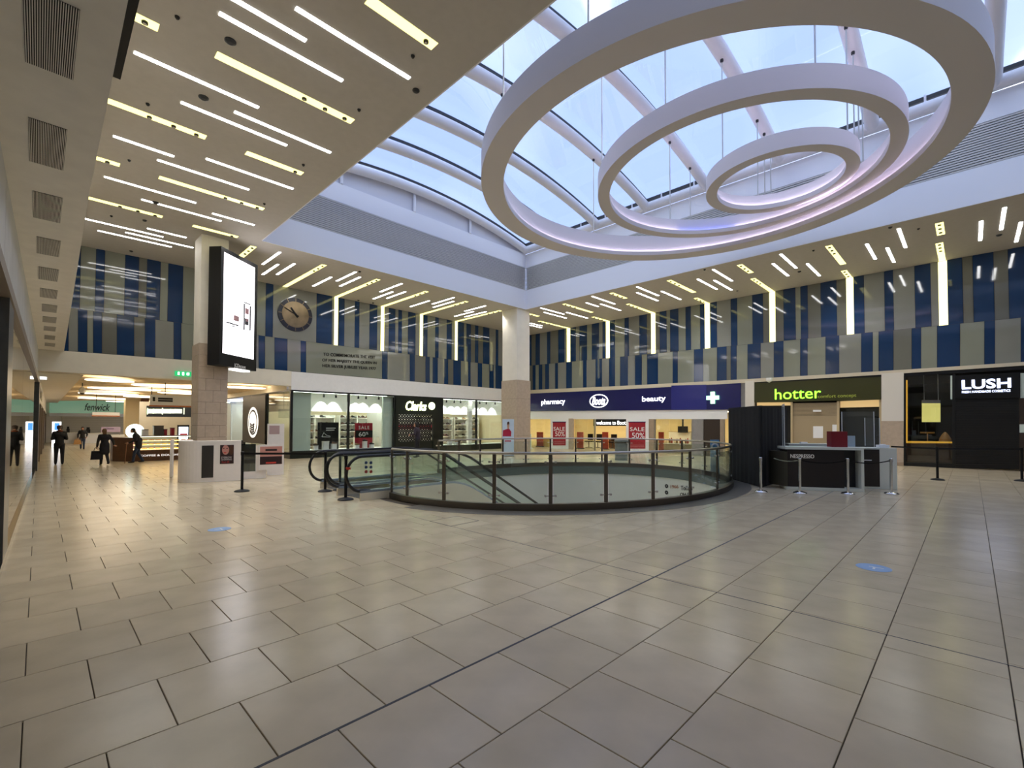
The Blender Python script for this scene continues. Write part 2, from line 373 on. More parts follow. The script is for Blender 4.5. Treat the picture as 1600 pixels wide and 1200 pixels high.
# barrel vault
def V(x): return 11.45+.85*(1-((x-12.35)/6.9)**2)
XS = [OX0+.1+(OX1-OX0-.2)*i/24 for i in range(25)]
sky = struct_empty('window_1', (12.35, 8, 11.4))
mat('tubewhite', '#e9e9ee', .45)
YS = [17.75, 15.35, 12.95, 10.3, 7.6, 4.9, 2.15, -.6, -3.4, -5.2, -6.9]
for y in YS:
    MB().tube([(x, y, V(x)) for x in XS], .2, 14).build('arch_tube', MATS['tubewhite'], sky, smooth=40)
    MB().add([v for x in XS for v in ((x, y-.03, V(x)+.27), (x, y+.03, V(x)+.27), (x, y-.03, V(x)+.36), (x, y+.03, V(x)+.36))],
             [f for i in range(24) for f in ((4*i, 4*i+4, 4*i+5, 4*i+1), (4*i+2, 4*i+3, 4*i+7, 4*i+6), (4*i, 4*i+2, 4*i+6, 4*i+4), (4*i+1, 4*i+5, 4*i+7, 4*i+3))]).build('glazing_bar', MATS['darkgrey'], sky)
for x in (OX0+.12, OX1-.12):
    MB().tube([(x, OY0, V(x)), (x, OY1, V(x))], .2, 14).build('spring_tube', MATS['tubewhite'], sky, smooth=40)
    bx('gutter_frame', (x-.05, OY0, V(x)+.24), (x+.05, OY1, V(x)+.37), MATS['darkgrey'], sky)
    for k in range(16):
        y = OY0+.6+k*1.45; bx('frame_cleat', (x-.07, y-.03, V(x)+.15), (x+.07, y+.03, V(x)+.4), MATS['tubewhite'], sky)
for y0, y1 in zip(YS, YS[1:]):
    for i in range(4):
        a, b = XS[6*i], XS[6*i+6]; vs = []; fs = []
        for j in range(7):
            x = XS[6*i+j]+(.015 if j == 0 else -.015 if j == 6 else 0); z = V(x)+.31
            vs += [(x, y0-.03, z), (x, y1+.03, z), (x, y0-.03, z+.02), (x, y1+.03, z+.02)]
        for j in range(6): k = 4*j; fs += [(k, k+1, k+5, k+4), (k+2, k+6, k+7, k+3), (k, k+4, k+6, k+2), (k+1, k+3, k+7, k+5)]
        fs += [(0, 2, 3, 1), (24, 25, 27, 26)]
        MB().add(vs, fs).build('glass_pane', MATS['glass_sky'], sky, smooth=40)
# gable of the vault above the far upstand
mat('gable', '#dcdce2', .6)
g = [(x, OY1+.12, V(x)+.3) for x in XS]+[(OX1, OY1+.12, ZU3), (OX0, OY1+.12, ZU3)]
gab = struct_empty('wall_gable', (12.35, OY1+.12, ZU3))
MB().prism(g, (0, .08, 0)).build('gable_panel', MATS['gable'], gab)
for px, py in ((534, 285), (648, 318), (735, 358)):
    p = AY(px, py, OY1); MB().tube([(p.x, OY1+.02, ZU3), (p.x, OY1+.02, V(p.x)-.15)], .07, 10).build('gable_post', MATS['tubewhite'], gab, smooth=40)

# ---- left: low soffit, its bulkhead, left wall
mat('marble', '#c9ccce', .35, var=.12, scale=1.6)
e0 = [G(200, 0, ZS), G(175, 110, ZS), G(140, 300, ZS), G(100, 549, ZS)]
edge = [Vector((.33, -12, ZS)), Vector((.335, 3.3, ZS))]+[Vector((p.x, min(p.y, YA), ZS)) for p in e0[1:]]
def XE(y):
    for a, b in zip(edge, edge[1:]):
        if y <= b.y: return a.x+(b.x-a.x)*(y-a.y)/(b.y-a.y)
    return edge[-1].x
mb = MB(); ys = [-12, 3.3, 7, 12, 17, YA]
for a, b in zip(ys, ys[1:]): mb.prism([(XW(a)-.3, a, ZS), (XE(a), a, ZS), (XE(b), b, ZS), (XW(b)-.3, b, ZS)], (0, 0, .12))
soff = mb.build('ceiling_soffit', MATS['soffit'], base=(0, 8, ZS), kind='structure')
mb = MB()
for a, b in zip(ys, ys[1:]): mb.prism([(XE(a)-.1, a, ZS+.12), (XE(a), a, ZS+.12), (XE(b), b, ZS+.12), (XE(b)-.1, b, ZS+.12)], (0, 0, ZC-ZS-.12))
mb.build('wall_bulkhead', MATS['soffit'], base=(.4, 8, ZS+.12), kind='structure')
# left wall: glass below, dark transom, marble panel above
WD = Vector((.0145, 1, 0)).normalized(); WN = Vector((1, -.0145, 0)).normalized(); WP = Vector((XW(8), 8, 0))
def WL(x, y): return APL(x, y, WP, WN)
def W(y, z, d=0.0): return Vector((XW(y), y, z))+WN*d
wl = struct_empty('wall_left', W(12, 0))
ZT = (WL(20, 478).z+WL(50, 573).z)/2
def wbox(y0, y1, z0, z1, d0, d1): return MB().prism([W(y0, z0, d0), W(y1, z0, d0), W(y1, z1, d0), W(y0, z1, d0)], WN*(d1-d0))
PIER = W(23.6, 0).y
mat('pier', '#4a4a47', .3, var=.15, scale=6); mat('piertan', '#7d6f60', .4)
wbox(-12, 60, 0, ZS+.1, -.5, -.42).build('wall_backing', MATS['cream'], wl)
yy = -12
while yy < 34:
    wbox(yy+.01, yy+2.39, ZT+.12, ZS, -.06, 0).build('marble_panel', MATS['marble'], wl); yy += 2.4
wbox(34, 58, 2.6, ZS, -.06, 0).build('plaster_panel', MATS['cream'], wl)
wbox(-12, 25.0, ZT-.02, ZT+.12, -.08, .03).build('transom', MATS['piertan'], wl)
for y0, y1 in ((2, 5.3), (8.9, 12.6), (12.62, 16.3), (16.32, 20.0), (20.02, 23.3)):
    wbox(y0, y1, .10, ZT-.02, -.03, -.015).build('glass_pane', MATS['glass_mirror'], wl)
wbox(-12, 23.4, 0, .10, -.06, .02).build('plinth', MATS['chrome'], wl)
wbox(7.9, 8.75, 0, ZT-.02, -.3, .012).build('pier', MATS['pier'], wl)
wbox(23.3, 24.2, 0, ZT-.02, -.3, .05).build('pier', MATS['pier'], wl)
for y0, y1 in ((24.4, 29), (30, 36), (37, 44), (46, 57)):
    wbox(y0, y1, .1, 2.55, -.03, -.015).build('glass_pane', MATS['glass_mirror'], wl); wbox(y1+.05, y1+.5, 0, 2.6, -.2, .03).build('pier', MATS['piertan'], wl)
wbox(24.2, 58, 2.5, 2.65, -.08, .03).build('transom', MATS['cream'], wl)

# ---- back of the hall (behind the camera)
bx('wall_front', (-1, -12.2, 0), (26, -12, ZC), MATS['cream'], kind='structure')

# ---- far wall (A) with striped glass cladding
L1A = [(100, 548), (115, 549), (297, 563), (403, 576), (600, 592), (785, 608)]; L2A = [(115, 482), (290, 506), (403, 524), (785, 572)]
L1B = [(822, 610), (1000, 602), (1200, 591), (1400, 579), (1600, 566)]; L2B = [(822, 572), (1200, 535), (1600, 496)]
wa = bx('wall_back', (.4, YA+.03, 3.95), (25.3, YA+.3, ZC), MATS['darkgrey'], kind='structure')
wb = bx('wall_right', (XB+.03, -12, 3.85), (XB+.3, 25.3, ZC), MATS['darkgrey'], kind='structure')
GREYS = ['grey', 'greygreen', 'greydark', 'grey', 'greygreen']
def panels(spec, ox, wallf, l0, l1, nrm, parent, split=None):
    """spec: [(zoom x0, zoom x1, 'b' or 'g')]; l0 lower edge line, l1 upper edge line (None = ceiling)"""
    for i, (a, b, cch) in enumerate(spec):
        xa, xb = ox+a/4, ox+b/4; q = .15
        parts = [(xa, xb)]
        for u, v in parts:
            P = [wallf(u, lerp_line(l0, u)), wallf(v, lerp_line(l0, v))]
            if l1: P += [wallf(v, lerp_line(l1, v)), wallf(u, lerp_line(l1, u))]
            else: P += [Vector((P[1].x, P[1].y, ZC-.001)), Vector((P[0].x, P[0].y, ZC-.001))]
            d = (P[1]-P[0]).normalized()*.006; z = EZ*.004
            P = [P[0]+d+z, P[1]-d+z, P[2]-d-(z if l1 else z*0), P[3]+d-(z if l1 else z*0)]
            m = 'blue' if cch == 'b' else cch if len(cch) > 1 else GREYS[(i*7+int(a)) % 5]
            MB().prism(P, nrm*.02).build('cladding_panel', MATS[m], parent)
fA = lambda x, y: AY(x, y, YA); fB = lambda x, y: AX(x, y, XB)
def seq(s):
    out = []
    for t in s.split():
        c = t[0]; a, b = t[1:].split('-'); out.append((float(a), float(b), c))
    return out
AU = seq('b1320-1420 g1420-1500 b1500-1570 g1570-1657 b1657-1703 g1703-1975 b1975-2072 g2072-2088 b2116-2150 g2150-2215 b2215-2243 g2243-2307 b2307-2355 g2355-2378 g2397-2428 b2428-2468 g2468-2487 b2487-2510 g2510-2548 b2548-2595 g2595-2622 b2642-2670 g2670-2718 b2718-2740 g2740-2790 b2790-2822 g2822-2842 b2860-2898 g2898-2913 b2913-2942 g2942-2968 b2968-2988 g2988-3018 b3018-3057 g3057-3097 b3097-3113 g3113-3150 b3150-3180 g3180-3230')
panels(AU, 0, fA, L2A, None, -EY, wa)
AUL = seq('b440-497 g497-592 b592-648 g648-775 b775-862 g862-912 b912-997 g997-1045 b1045-1138 g1138-1230 b1230-1320')
panels(AUL, 0, fA, L2A, None, -EY, wa)
ALW = seq('b395-428 g428-487 b487-545 g545-582 b582-637 g637-730 b730-838 g838-905 b905-970 g970-1085 b1085-1132 g1132-1240 b1240-1330 g1330-1450 b1450-1530 g1530-1615 b1615-1655 g1655-1715 b1715-1795 g1795-1878 b1878-1912 g1912-2387 b2387-2422 g2422-2560 b2560-2592 g2592-2658 b2658-2685 g2685-2703 b2703-2735 g2735-2775 b2775-2800 g2800-2832 b2832-2880 g2880-2925 b2925-2940 g2940-2985 b2985-3012 g3012-3057 b3057-3085 g3085-3096 b3096-3136 g3136-3190 b3190-3230')
panels(ALW, 0, fA, L1A, L2A, -EY, wa)
BU = seq('g3260-3288 b3288-3323 g3323-3348 b3348-3375 g3375-3420 b3420-3440 g3440-3490 b3490-3530 g3530-3545 b3565-3600 g3600-3622 b3622-3670 g3670-3700 b3700-3745 g3745-3767 b3767-3790 b3812-3845 g3845-3905 b3905-3932 g3932-3997 b3997-4045 g4045-4075 g4098-4125 b4125-4168 g4168-4190 b4190-4242 g4242-4287 b4287-4320 g4320-4378 b4378-4410 b4440-4483 g4483-4570 b4570-4610 g4610-4705 b4705-4772 g4772-4815 g4845-4900 b4900-4975 g4975-5007 b5007-5052 g5052-5133 b5133-5233 g5233-5298 b5337-5405 g5405-5532 b5532-5588 g5588-5722 b5722-5822 g5822-5878 b5926-6022 g6022-6086 b6086-6218 g6218-6308 b6308-6460 g6460-6560 b6560-6640 g6640-6800 b6800-6900 g6900-7060 b7060-7200')
panels(BU, 0, fB, L2B, None, -EX, wb)
BL = seq('g3255-3288 b3288-3303 g3303-3330 b3330-3348 g3348-3368 b3368-3390 g3390-3408 b3408-3432 g3432-3470 b3470-3488 g3488-3540 b3540-3575 g3575-3645 b3645-3667 g3667-3723 b3723-3763 g3763-3808 b3808-3845 g3845-3877 b3877-3925 g3925-3970 b3970-4012 g4012-4045 b4045-4113 g4113-4205 b4205-4237 g4237-4338 b4338-4395 g4395-4482 b4482-4542 g4542-4568 b4568-4605 g4605-4673 b4673-4755 g4755-4837 b4837-4897 g4897-5002 b5002-5048 g5048-5160 b5160-5245 g5245-5383 b5383-5455 g5455-5492 b5492-5584 g5584-5698 b5698-5757 g5757-5857 b5857-6000 g6000-6152 b6152-6218 g6218-6380 b6380-6520 g6520-6680 b6680-6760 g6760-6940 b6940-7060 g7060-7200')
panels(BL, 0, fB, L1B, L2B, -EX, wb)
# trims under the cladding
mat('trimcream', '#d8cdb8', .5)
def trim(name, wallf, line, h_px, nrm, m, x0, x1, d):
    xs = [x0+(x1-x0)*i/6 for i in range(7)]; b = MB()
    for u, v in zip(xs, xs[1:]):
        P = [wallf(u, lerp_line(line, u)+h_px), wallf(v, lerp_line(line, v)+h_px), wallf(v, lerp_line(line, v)), wallf(u, lerp_line(line, u))]
        b.prism([p-nrm*.05 for p in P], nrm*(d+.05))
    return b.build(name, m, kind='structure')
trim('trim_1', fB, L1B, 5.5, -EX, MATS['trimcream'], 815, 1790, .14)
# cream beam over the passage and white fascia over the shop on the far wall
p0, p1 = AY(110, 582, YA), AY(297, 593, YA)
bm_ = MB().prism([(XW(YA)-.3, YA-.02, 3.5), (8.43, YA-.02, 3.48), (8.43, YA-.02, fA(452, 580).z), (fA(297, 563).x, YA-.02, fA(297, 563).z-.005), (XE(YA), YA-.02, fA(100, 548).z-.005), (XW(YA)-.3, YA-.02, ZS)], (0, .5, 0)).build('trim_2', MATS['cream'], kind='structure')
MB().prism([(8.43, YA-.03, 3.29), (24.8, YA-.03, 3.24), (24.8, YA-.03, fA(785, 608).z-.005), (8.43, YA-.03, fA(452, 580).z-.005)], (0, .35, 0)).build('trim_3', MATS['white'], kind='structure')

# ---- columns
def column(name, x0, x1, y0, y1, zsplit, grow, courses, nx, ny):
    r = struct_empty(name, ((x0+x1)/2, (y0+y1)/2, 0))
    bx('shaft', (x0, y0, zsplit), (x1, y1, ZC), MATS['cream'], r)
    g = grow; bx('core', (x0-g+.03, y0-g+.03, 0), (x1+g-.03, y1+g-.03, zsplit), MATS['grout'], r)
    h = zsplit/courses
    for k in range(courses):
        z0, z1 = k*h+.004, (k+1)*h-.004
        for i in range(nx+(k % 2)):
            w = (x1-x0+2*g)/nx; o = -.5*w*(k % 2); a = max(x0-g, x0-g+o+i*w)+.003; b = min(x1+g, x0-g+o+(i+1)*w)-.003
            for ys in ((y0-g, y0-g+.03), (y1+g-.03, y1+g)): bx('stone_block', (a, ys[0], z0), (b, ys[1], z1), MATS['stone'], r)
        for i in range(ny+(k % 2)):
            w = (y1-y0+2*g-.06)/ny; o = -.5*w*(k % 2); a = max(y0-g+.03, y0-g+.03+o+i*w)+.003; b = min(y1+g-.03, y0-g+.03+o+(i+1)*w)-.003
            for xs in ((x0-g, x0-g+.03), (x1+g-.03, x1+g)): bx('stone_block', (xs[0], a, z0), (xs[1], b, z1), MATS['stone'], r)
    return r
column('column', 3.80, 4.62, 18.65, 19.6, 4.42, .03, 11, 2, 2)
column('column', 18.62, 19.66, 17.95, 19.1, 4.15, .04, 4, 1, 1)
# ================================================================== CEILING THINGS
mat('led_pink', '#ffffff', .5, emit=12.0, ecol='#f1e2ff'); mat('led_blue', '#8f9bff', .5, emit=12.0, ecol='#6a7bff')
def px_angle(c, R, z, px, near):
    best = None
    for i in range(1440):
        t = 2*math.pi*i/1440; p = Vector((c[0]+R*math.cos(t), c[1]+R*math.sin(t), z)); q = (p-EYEV); k = q.dot(CF)
        if k < .5: continue
        x = CX+F_PX*q.dot(CR)/k
        e = abs(x-px)
        cen = Vector((c[0], c[1], z)); isnear = (p-cen).dot(Vector((cen.x, cen.y, 0))) < 0
        if isnear == near and (best is None or e < best[0]): best = (e, t)
    return best[1]
def ring(c, z, R, Ri, h, label, hin, led_blue=None):
    r = thing('ring_pendant', label, 'pendant light', (c[0], c[1], z))
    N = 144; lip, tr = .14, .10
    prof = [(R, 0), (R, h), (Ri+tr+.09, hin), (Ri+tr+.03, hin), (Ri+tr, lip*.6), (Ri+.04, lip*.6), (Ri+.04, lip), (Ri, lip), (Ri, 0)]
    vs, fs = [], []; m = len(prof)
    for i in range(N):
        t = 2*math.pi*i/N
        for rr, zz in prof: vs.append((c[0]+rr*math.cos(t), c[1]+rr*math.sin(t), z+zz))
    for i in range(N):
        for k in range(m): a, b = i*m+k, i*m+(k+1) % m; a2, b2 = ((i+1) % N)*m+k, ((i+1) % N)*m+(k+1) % m; fs.append((a, a2, b2, b))
    MB().add(vs, fs).build('ring_body', MATS['ringwhite'], r, smooth=30)
    def led(t0, t1, m_, nm):
        vs, fs = [], []; K = max(4, int((t1-t0)/math.pi*72))
        for i in range(K+1):
            t = t0+(t1-t0)*i/K
            for rr, zz in ((Ri+.05, lip*.6+.004), (Ri+tr-.015, lip*.6+.004), (Ri+tr-.015, lip*.6+.02), (Ri+.05, lip*.6+.02)): vs.append((c[0]+rr*math.cos(t), c[1]+rr*math.sin(t), z+zz))
        for i in range(K):
            for k in range(4): fs.append((4*i+k, 4*i+4+k, 4*i+4+(k+1) % 4, 4*i+(k+1) % 4))
        MB().add(vs, fs).build(nm, m_, r)
    if led_blue is None: led(0, 2*math.pi, MATS['led_pink'], 'light_strip')
    else:
        a, b = led_blue; led(a, b, MATS['led_blue'], 'light_strip'); led(b, a+2*math.pi, MATS['led_pink'], 'light_strip')
    Rm_ = (R+Ri)/2+.05
    for yk in YS:
        if abs(yk-c[1]) < Rm_*.97:
            for sg in (-1, 1):
                x = c[0]+sg*math.sqrt(Rm_**2-(yk-c[1])**2)
                if not OX0+.3 < x < OX1-.3: continue
                o = MB().tube([(x, yk, z+h*.9), (x, yk, V(x)-.15)], .018, 8).build('suspension_rod', MATS['steel'], r)
                MB().lathe((x, yk, V(x)-.28), [(.03, 0), (.045, .03), (.045, .10)], 10).build('rod_bracket', MATS['darkgrey'], o)
zo, zm, zs = 8.2, 8.45, 8.7
def scl(z): return (z-EYE)/(8.5-EYE)
ring((13.05*scl(zo), 5.6*scl(zo)), zo, 6.05*scl(zo), 5.42*scl(zo), .62, 'largest white ring of the hanging ceiling light, outermost of three', .80)
cm = (13.75*scl(zm), 4.7*scl(zm)); Rm = 3.80*scl(zm)
ta, tb = px_angle(cm, Rm, zm, 1055, False), px_angle(cm, Rm, zm, 1150, False)
ring(cm, zm, Rm, 3.46*scl(zm), .52, 'middle white ring of the hanging ceiling light with a blue glowing stretch', .58, (min(ta, tb), max(ta, tb)) if abs(ta-tb) < 3 else (max(ta, tb), min(ta, tb)+2*math.pi))
ring((14.6*scl(zs), 3.8*scl(zs)), zs, 1.88*scl(zs), 1.58*scl(zs), .45, 'smallest white ring of the hanging ceiling light, innermost of three', .52)

# ---- light strips in the ceiling
def strip_mesh(p, q, w, z1=ZC-.001, t=.005):
    d = (q-p); d.z = 0; L = d.length; d.normalize(); s = d.cross(EZ)*(w/2)
    return MB().prism([p-s, q-s, q+s, p+s], EZ*t) if False else MB().prism([Vector((v.x, v.y, z1-t)) for v in (p-s, q-s, q+s, p+s)], EZ*t)
def snap(a, b, axis):
    p, q = G(a[0], a[1], ZC), G(b[0], b[1], ZC)
    if axis == 'x': m = (p.y+q.y)/2; p.y = q.y = m
    else: m = (p.x+q.x)/2; p.x = q.x = m
    return p, q
WHITE = {'left': [], 'back': [], 'right': []}; YEL = {'left': [], 'back': [], 'right': []}
def pts(s): v = [float(t) for t in s.split()]; return [((v[i], v[i+1]), (v[i+2], v[i+3])) for i in range(0, len(v), 4)]
WHITE['left'] = pts('340 -11 480 60 342 22 536 125 209 84 405 166 283 160 448 227 366 175 517 238 177 213 272 244 246 250 389 296 322 248 458 295 163 276 306 317 462 13 640 122 221 312 346 345 332 333 397 352 133 342 255 370 153 360 268 386 196 363 302 387 230 357 291 371')
YEL['left'] = pts('204 24 248 42 336 88 553 188 165 157 322 214 148 246 187 258 384 239 473 271 248 278 413 326 572 2 682 70 138 310 254 338 301 353 372 370')
WHITE['back'] = pts('410 413 438 394 410 429 435 413 433 429 460 412 489 447 518 433 525 439 557 425 531 447 563 433 594 456 628 443 583 467 614 456 603 466 635 456 640 479 672 470 675 475 710 465 676 480 710 471 725 486 760 478 709 494 741 487 726 495 760 487')
YEL['back'] = [(376, 401, 397, 385, None), (440, 450, 508, 414, None), (524, 467, 598, 438, 524.5), (596, 482, 674, 457, 597), (658, 495, 738, 473, 658), (712, 506, 793, 488, 712.5)]
WHITE['right'] = pts('845 481 881 491 850 488 885 497 885 488 918 497 828 505 847 509 822 507 847 512 925 463 961 475 916 473 935 479 938 475 970 485 995 448 1029 462 995 457 1028 470 1033 455 1064 468 1090 436 1120 452 1115 438 1144 453 1114 421 1144 439 1207 412 1232 431 1220 397 1244 419 1261 412 1281 431 1354 381 1368 405 1386 387 1397 410 1404 357 1415 387 1534 345 1531 376 1570 324 1564 359 1595 347 1588 378')
YEL['right'] = [(820, 489, 842, 494, None), (880, 475, 926, 488, None), (954, 458, 979, 466, None), (1045, 438, 1085, 457, None), (1154, 414, 1175, 426, None), (1294, 384, 1318, 413, None), (1468, 348, 1470, 367, None),
                (855, 499, 888, 508, 888.5), (937, 493, 950, 497, 950), (990, 473, 1022, 484, 1021), (1095, 464, 1106, 469, 1105.5), (1182, 434, 1208, 451, 1207.5), (1322, 422, 1330, 430, 1329), (1471, 379, 1475, 402, 1474.5)]
WHERE = {'left': 'from the far end of the left ceiling', 'back': 'from the clock on the far ceiling', 'right': 'from the corner column, right ceiling'}
ZS2 = lambda p: p
for side in ('left', 'back', 'right'):
    items = []
    for a, b in WHITE[side]:
        p, q = snap(a, b, 'y' if side == 'back' else 'x'); items.append((p, q))
    key = {'left': lambda t: -(t[0].y+t[1].y), 'back': lambda t: t[0].x+t[1].x, 'right': lambda t: -(t[0].y+t[1].y)}[side]
    items.sort(key=key)
    for i, (p, q) in enumerate(items):
        w = .085
        strip_mesh(p, q, w).build('ceiling_strip_light', MATS['strip_white'], label=f'{ORD[i]} slim white strip light {WHERE[side]}', cat='ceiling light', group=f'slim white strip lights, {side} ceiling')
def gimbals(r, p, q, n):
    d = (q-p).normalized(); L = (q-p).length
    for k in range(n):
        c = q - d*(.18+k*.42) if L > .5 else p+d*L*.5
        g = MB().lathe((c.x, c.y, ZC-.10), [(.036, .055), (.045, .06), (.045, .09)], 14).build('spotlight', MATS['black'], r)
        MB().lathe((c.x, c.y, ZC-.104), [(.018, .054), (.028, .058)], 12).build('lens', MATS['steel'], g)
        if k == 0:
            ld = bpy.data.lights.new('spot_lamp', 'SPOT'); ld.energy = SPOT_W; ld.color = (1, .97, .92); ld.spot_size = math.radians(110); ld.spot_blend = .9; ld.shadow_soft_size = .12
            lo = bpy.data.objects.new('spot_lamp', ld); COL.objects.link(lo); lo.parent = g; lo.location = Vector((c.x, c.y, ZC-.07))-wloc(g)
for side in ('left', 'back', 'right'):
    items = []
    for e in YEL[side]:
        if side == 'left': a, b, wx = e[0], e[1], None
        else: a, b, wx = (e[0], e[1]), (e[2], e[3]), e[4]
        p, q = snap(a, b, 'y' if side == 'back' else 'x'); items.append((p, q, wx))
    key = {'left': lambda t: -(t[0].y+t[1].y), 'back': lambda t: t[0].x+t[1].x, 'right': lambda t: -(t[0].y+t[1].y)}[side]
    items.sort(key=key)
    for i, (p, q, wx) in enumerate(items):
        wd = .2
        if wx and side == 'back': w0 = fA(wx, lerp_line(L2A, wx)); p.x = q.x = w0.x; p.y = YA-.021
        if wx and side == 'right': w0 = fB(wx, lerp_line(L2B, wx)); p.y = q.y = w0.y; q.x = XB-.021
        tail = ' running down the wall' if wx else ' with spotlights'
        r = thing('ceiling_slot_light', f'{ORD[i]} wide yellow slot light{tail}, {WHERE[side]}', 'ceiling light', (p+q)/2+Vector((0, 0, -.02)), f'wide yellow slot lights, {side} ceiling')
        strip_mesh(p, q, wd).build('diffuser', MATS['strip_yellow'], r)
        if side == 'back': gimbals(r, p, q, 3)
        elif side == 'right': gimbals(r, q, p, 3 if (q-p).length > 1.2 else 2)
        else: gimbals(r, p, q, 3 if (q-p).length > 1.4 else 1)
        if wx:
            zb = w0.z
            if side == 'back': bx('wall_diffuser', (w0.x-.10, YA-.024, zb), (w0.x+.10, YA+.02, ZC-.016), MATS['wallglow'], r)
            else: bx('wall_diffuser', (XB-.024, w0.y-.13, zb), (XB+.02, w0.y+.13, ZC-.016), MATS['wallglow'], r)

# ---- small ceiling fittings: sprinklers and speakers
cnt = [0, 0]
for px, py, r_ in sorted(((277, 26, .035), (231, 162, .035), (202, 250, .035), (360, 64, .09), (318, 152, .09), (645, 87, .035), (561, 171, .035), (474, 257, .035), (650, 141, .07), (413, 318, .035), (243, 316, .08), (226, 344, .06), (205, 392, .06), (174, 337, .035), (1095, 471, .05), (1040, 459, .05), (1249, 424, .07), (1391, 355, .06), (1271, 391, .04), (1435, 357, .04), (1561, 367, .08), (560, 469, .06), (583, 473, .05), (562, 424, .06), (1152, 454, .05), (1101, 421, .05))):
    p = G(px, py, ZC)
    o = MB().lathe((p.x, p.y, ZC-.045), [(r_*.5, 0), (r_*.8, .015), (r_, .03), (r_, .044)], 14)
    big = r_ > .055; k = cnt[big]; cnt[big] += 1
    o.build('ceiling_speaker' if big else 'sprinkler_head', MATS['darkgrey'], label=f'{ORD[k]} round dark ceiling speaker, counting from the left of the photo' if big else f'{ORD[k]} tiny dark ceiling sprinkler, counting from the left of the photo', cat='speaker' if big else 'sprinkler', group='round ceiling speakers' if big else 'ceiling sprinkler heads')

# ---- grilles in the low soffit
mat('grilledark', '#1d1a17', .7)
gr = [((36, -60), (120, -60), (40, 100), (113, 124)), ((43, 183), (104, 201), (47, 252), (100, 266)), ((50, 297), (97, 309), (53, 340), (95, 348)), ((56, 369), (94, 376), (58, 395), (93, 402)), ((59, 416), (91, 421), (61, 436), (91, 440)), ((62, 450), (90, 453), (63, 464), (89, 467)), ((65, 475), (89, 477), (66, 486), (89, 489)), ((66, 493), (88, 497), (67, 503), (88, 505)), ((68, 509), (87, 511), (69, 516), (87, 518)), ((69, 523), (86, 525), (70, 530), (86, 531)), ((70, 535), (86, 537), (70, 540), (86, 542))]
ends = []
for q in gr:
    P = [G(x, y, ZS) for x, y in q]; x0, x1 = (P[0].x+P[2].x)/2, (P[1].x+P[3].x)/2; y0, y1 = (P[0].y+P[1].y)/2, (P[2].y+P[3].y)/2; ends.append((x0, x1, min(y0, y1), max(y0, y1)))
ends[0] = (ends[1][0]-.005, ends[1][1]+.005, ends[1][2]-1.6, ends[1][2]-.82)
p = G(76, 110, ZS); ends[0] = (ends[0][0], ends[0][1], p.y-.85, p.y)
for i, (x0, x1, y0, y1) in enumerate(ends):
    r = thing('air_grille', f'{ORD[i]} slatted air grille along the low left soffit, counting from the nearest', 'air vent', ((x0+x1)/2, (y0+y1)/2, ZS-.012), 'air grilles in the soffit')
    bx('backing', (x0, y0, ZS-.004), (x1, y1, ZS-.001), MATS['grilledark'], r)
    b = MB(); m = 22
    for k in range(m):
        xa = x0+(x1-x0)*(k+.3)/m; b.box((xa, y0, ZS-.012), (xa+(x1-x0)*.45/m, y1, ZS-.004))
    b.build('slats', MATS['soffit'], r, kind='stuff')
bx('roller_box', (XE(4.53)+.008, 2.6, ZS+.003), (XE(4.53)+.055, 4.53, ZS+.5), MATS['black'], label='long thin black box fixed along the low soffit edge', cat='sign box')

# ---- clock
cc = fA(461, 492); R = .80
ck = thing('wall_clock', 'large round clock with brass face and dark rim on the striped wall', 'clock', (cc.x, YA-.03, cc.z-R))
mat('brass', '#87765c', .32, .9, var=.3, scale=2); mat('clockrim', '#15172a', .3)
def disc(r0, r1, y0, y1, m, name, par=ck):
    return MB().lathe((cc.x, y0, cc.z), [(r1, 0), (r1, y0-y1)] if not r0 else [(r0, 0), (r1, 0), (r1, y0-y1), (r0, y0-y1)], 48, (0, -1, 0)).build(name, MATS[m], par, smooth=30)
disc(0, R, YA-.02, YA-.07, 'clockrim', 'rim'); disc(0, R*.78, YA-.07, YA-.085, 'brass', 'face')
for h in range(12):
    a = math.radians(30*h); u = Vector((math.sin(a), 0, math.cos(a))); v = Vector((u.z, 0, -u.x))
    MB().obox(cc*1+u*(R*.885)+Vector((0, YA-.075-cc.y, 0)), u*(R*.1), v*.012, EY*.006).build('hour_mark', MATS['brass'], ck)
for ang, L, w, nm in ((-64, .62, .022, 'minute_hand'), (-38, .42, .04, 'hour_hand')):
    a = math.radians(ang); u = Vector((math.sin(a), 0, math.cos(a))); v = Vector((u.z, 0, -u.x))
    MB().obox(Vector((cc.x, YA-.10, cc.z))+u*(L/2-.1), u*(L/2+.06), v*w, EY*.006).build(nm, MATS['black'], ck)
MB().lathe((cc.x, YA-.085, cc.z), [(.05, 0), (.05, .03)], 16, (0, -1, 0)).build('hub', MATS['black'], ck)
# ---- inscription on the striped wall
a, b = fA(504, 551), fA(587, 583)
ins = thing('wall_inscription', 'black raised lettering commemorating a royal visit on the grey wall panel', 'lettering', ((a.x+b.x)/2, YA-.03, b.z))
lines = [('TO COMMEMORATE THE VISIT', 505, 586, 550, 557), ('OF HER MAJESTY THE QUEEN IN', 503, 588, 559, 567), ('HER SILVER JUBILEE YEAR 1977', 503.5, 587, 567.5, 576)]
for s, x0, x1, y0, y1 in lines:
    A0, A1 = fA(x0, y1-1), fA(x1, y1+3.5); B0 = fA(x0, y0)
    text('lettering', s, MATS['black'], ins, A0+EY*(-.021), A1-A0, EZ, (A1-A0).length, (B0.z-A0.z)*.82, .015, bold=.012)
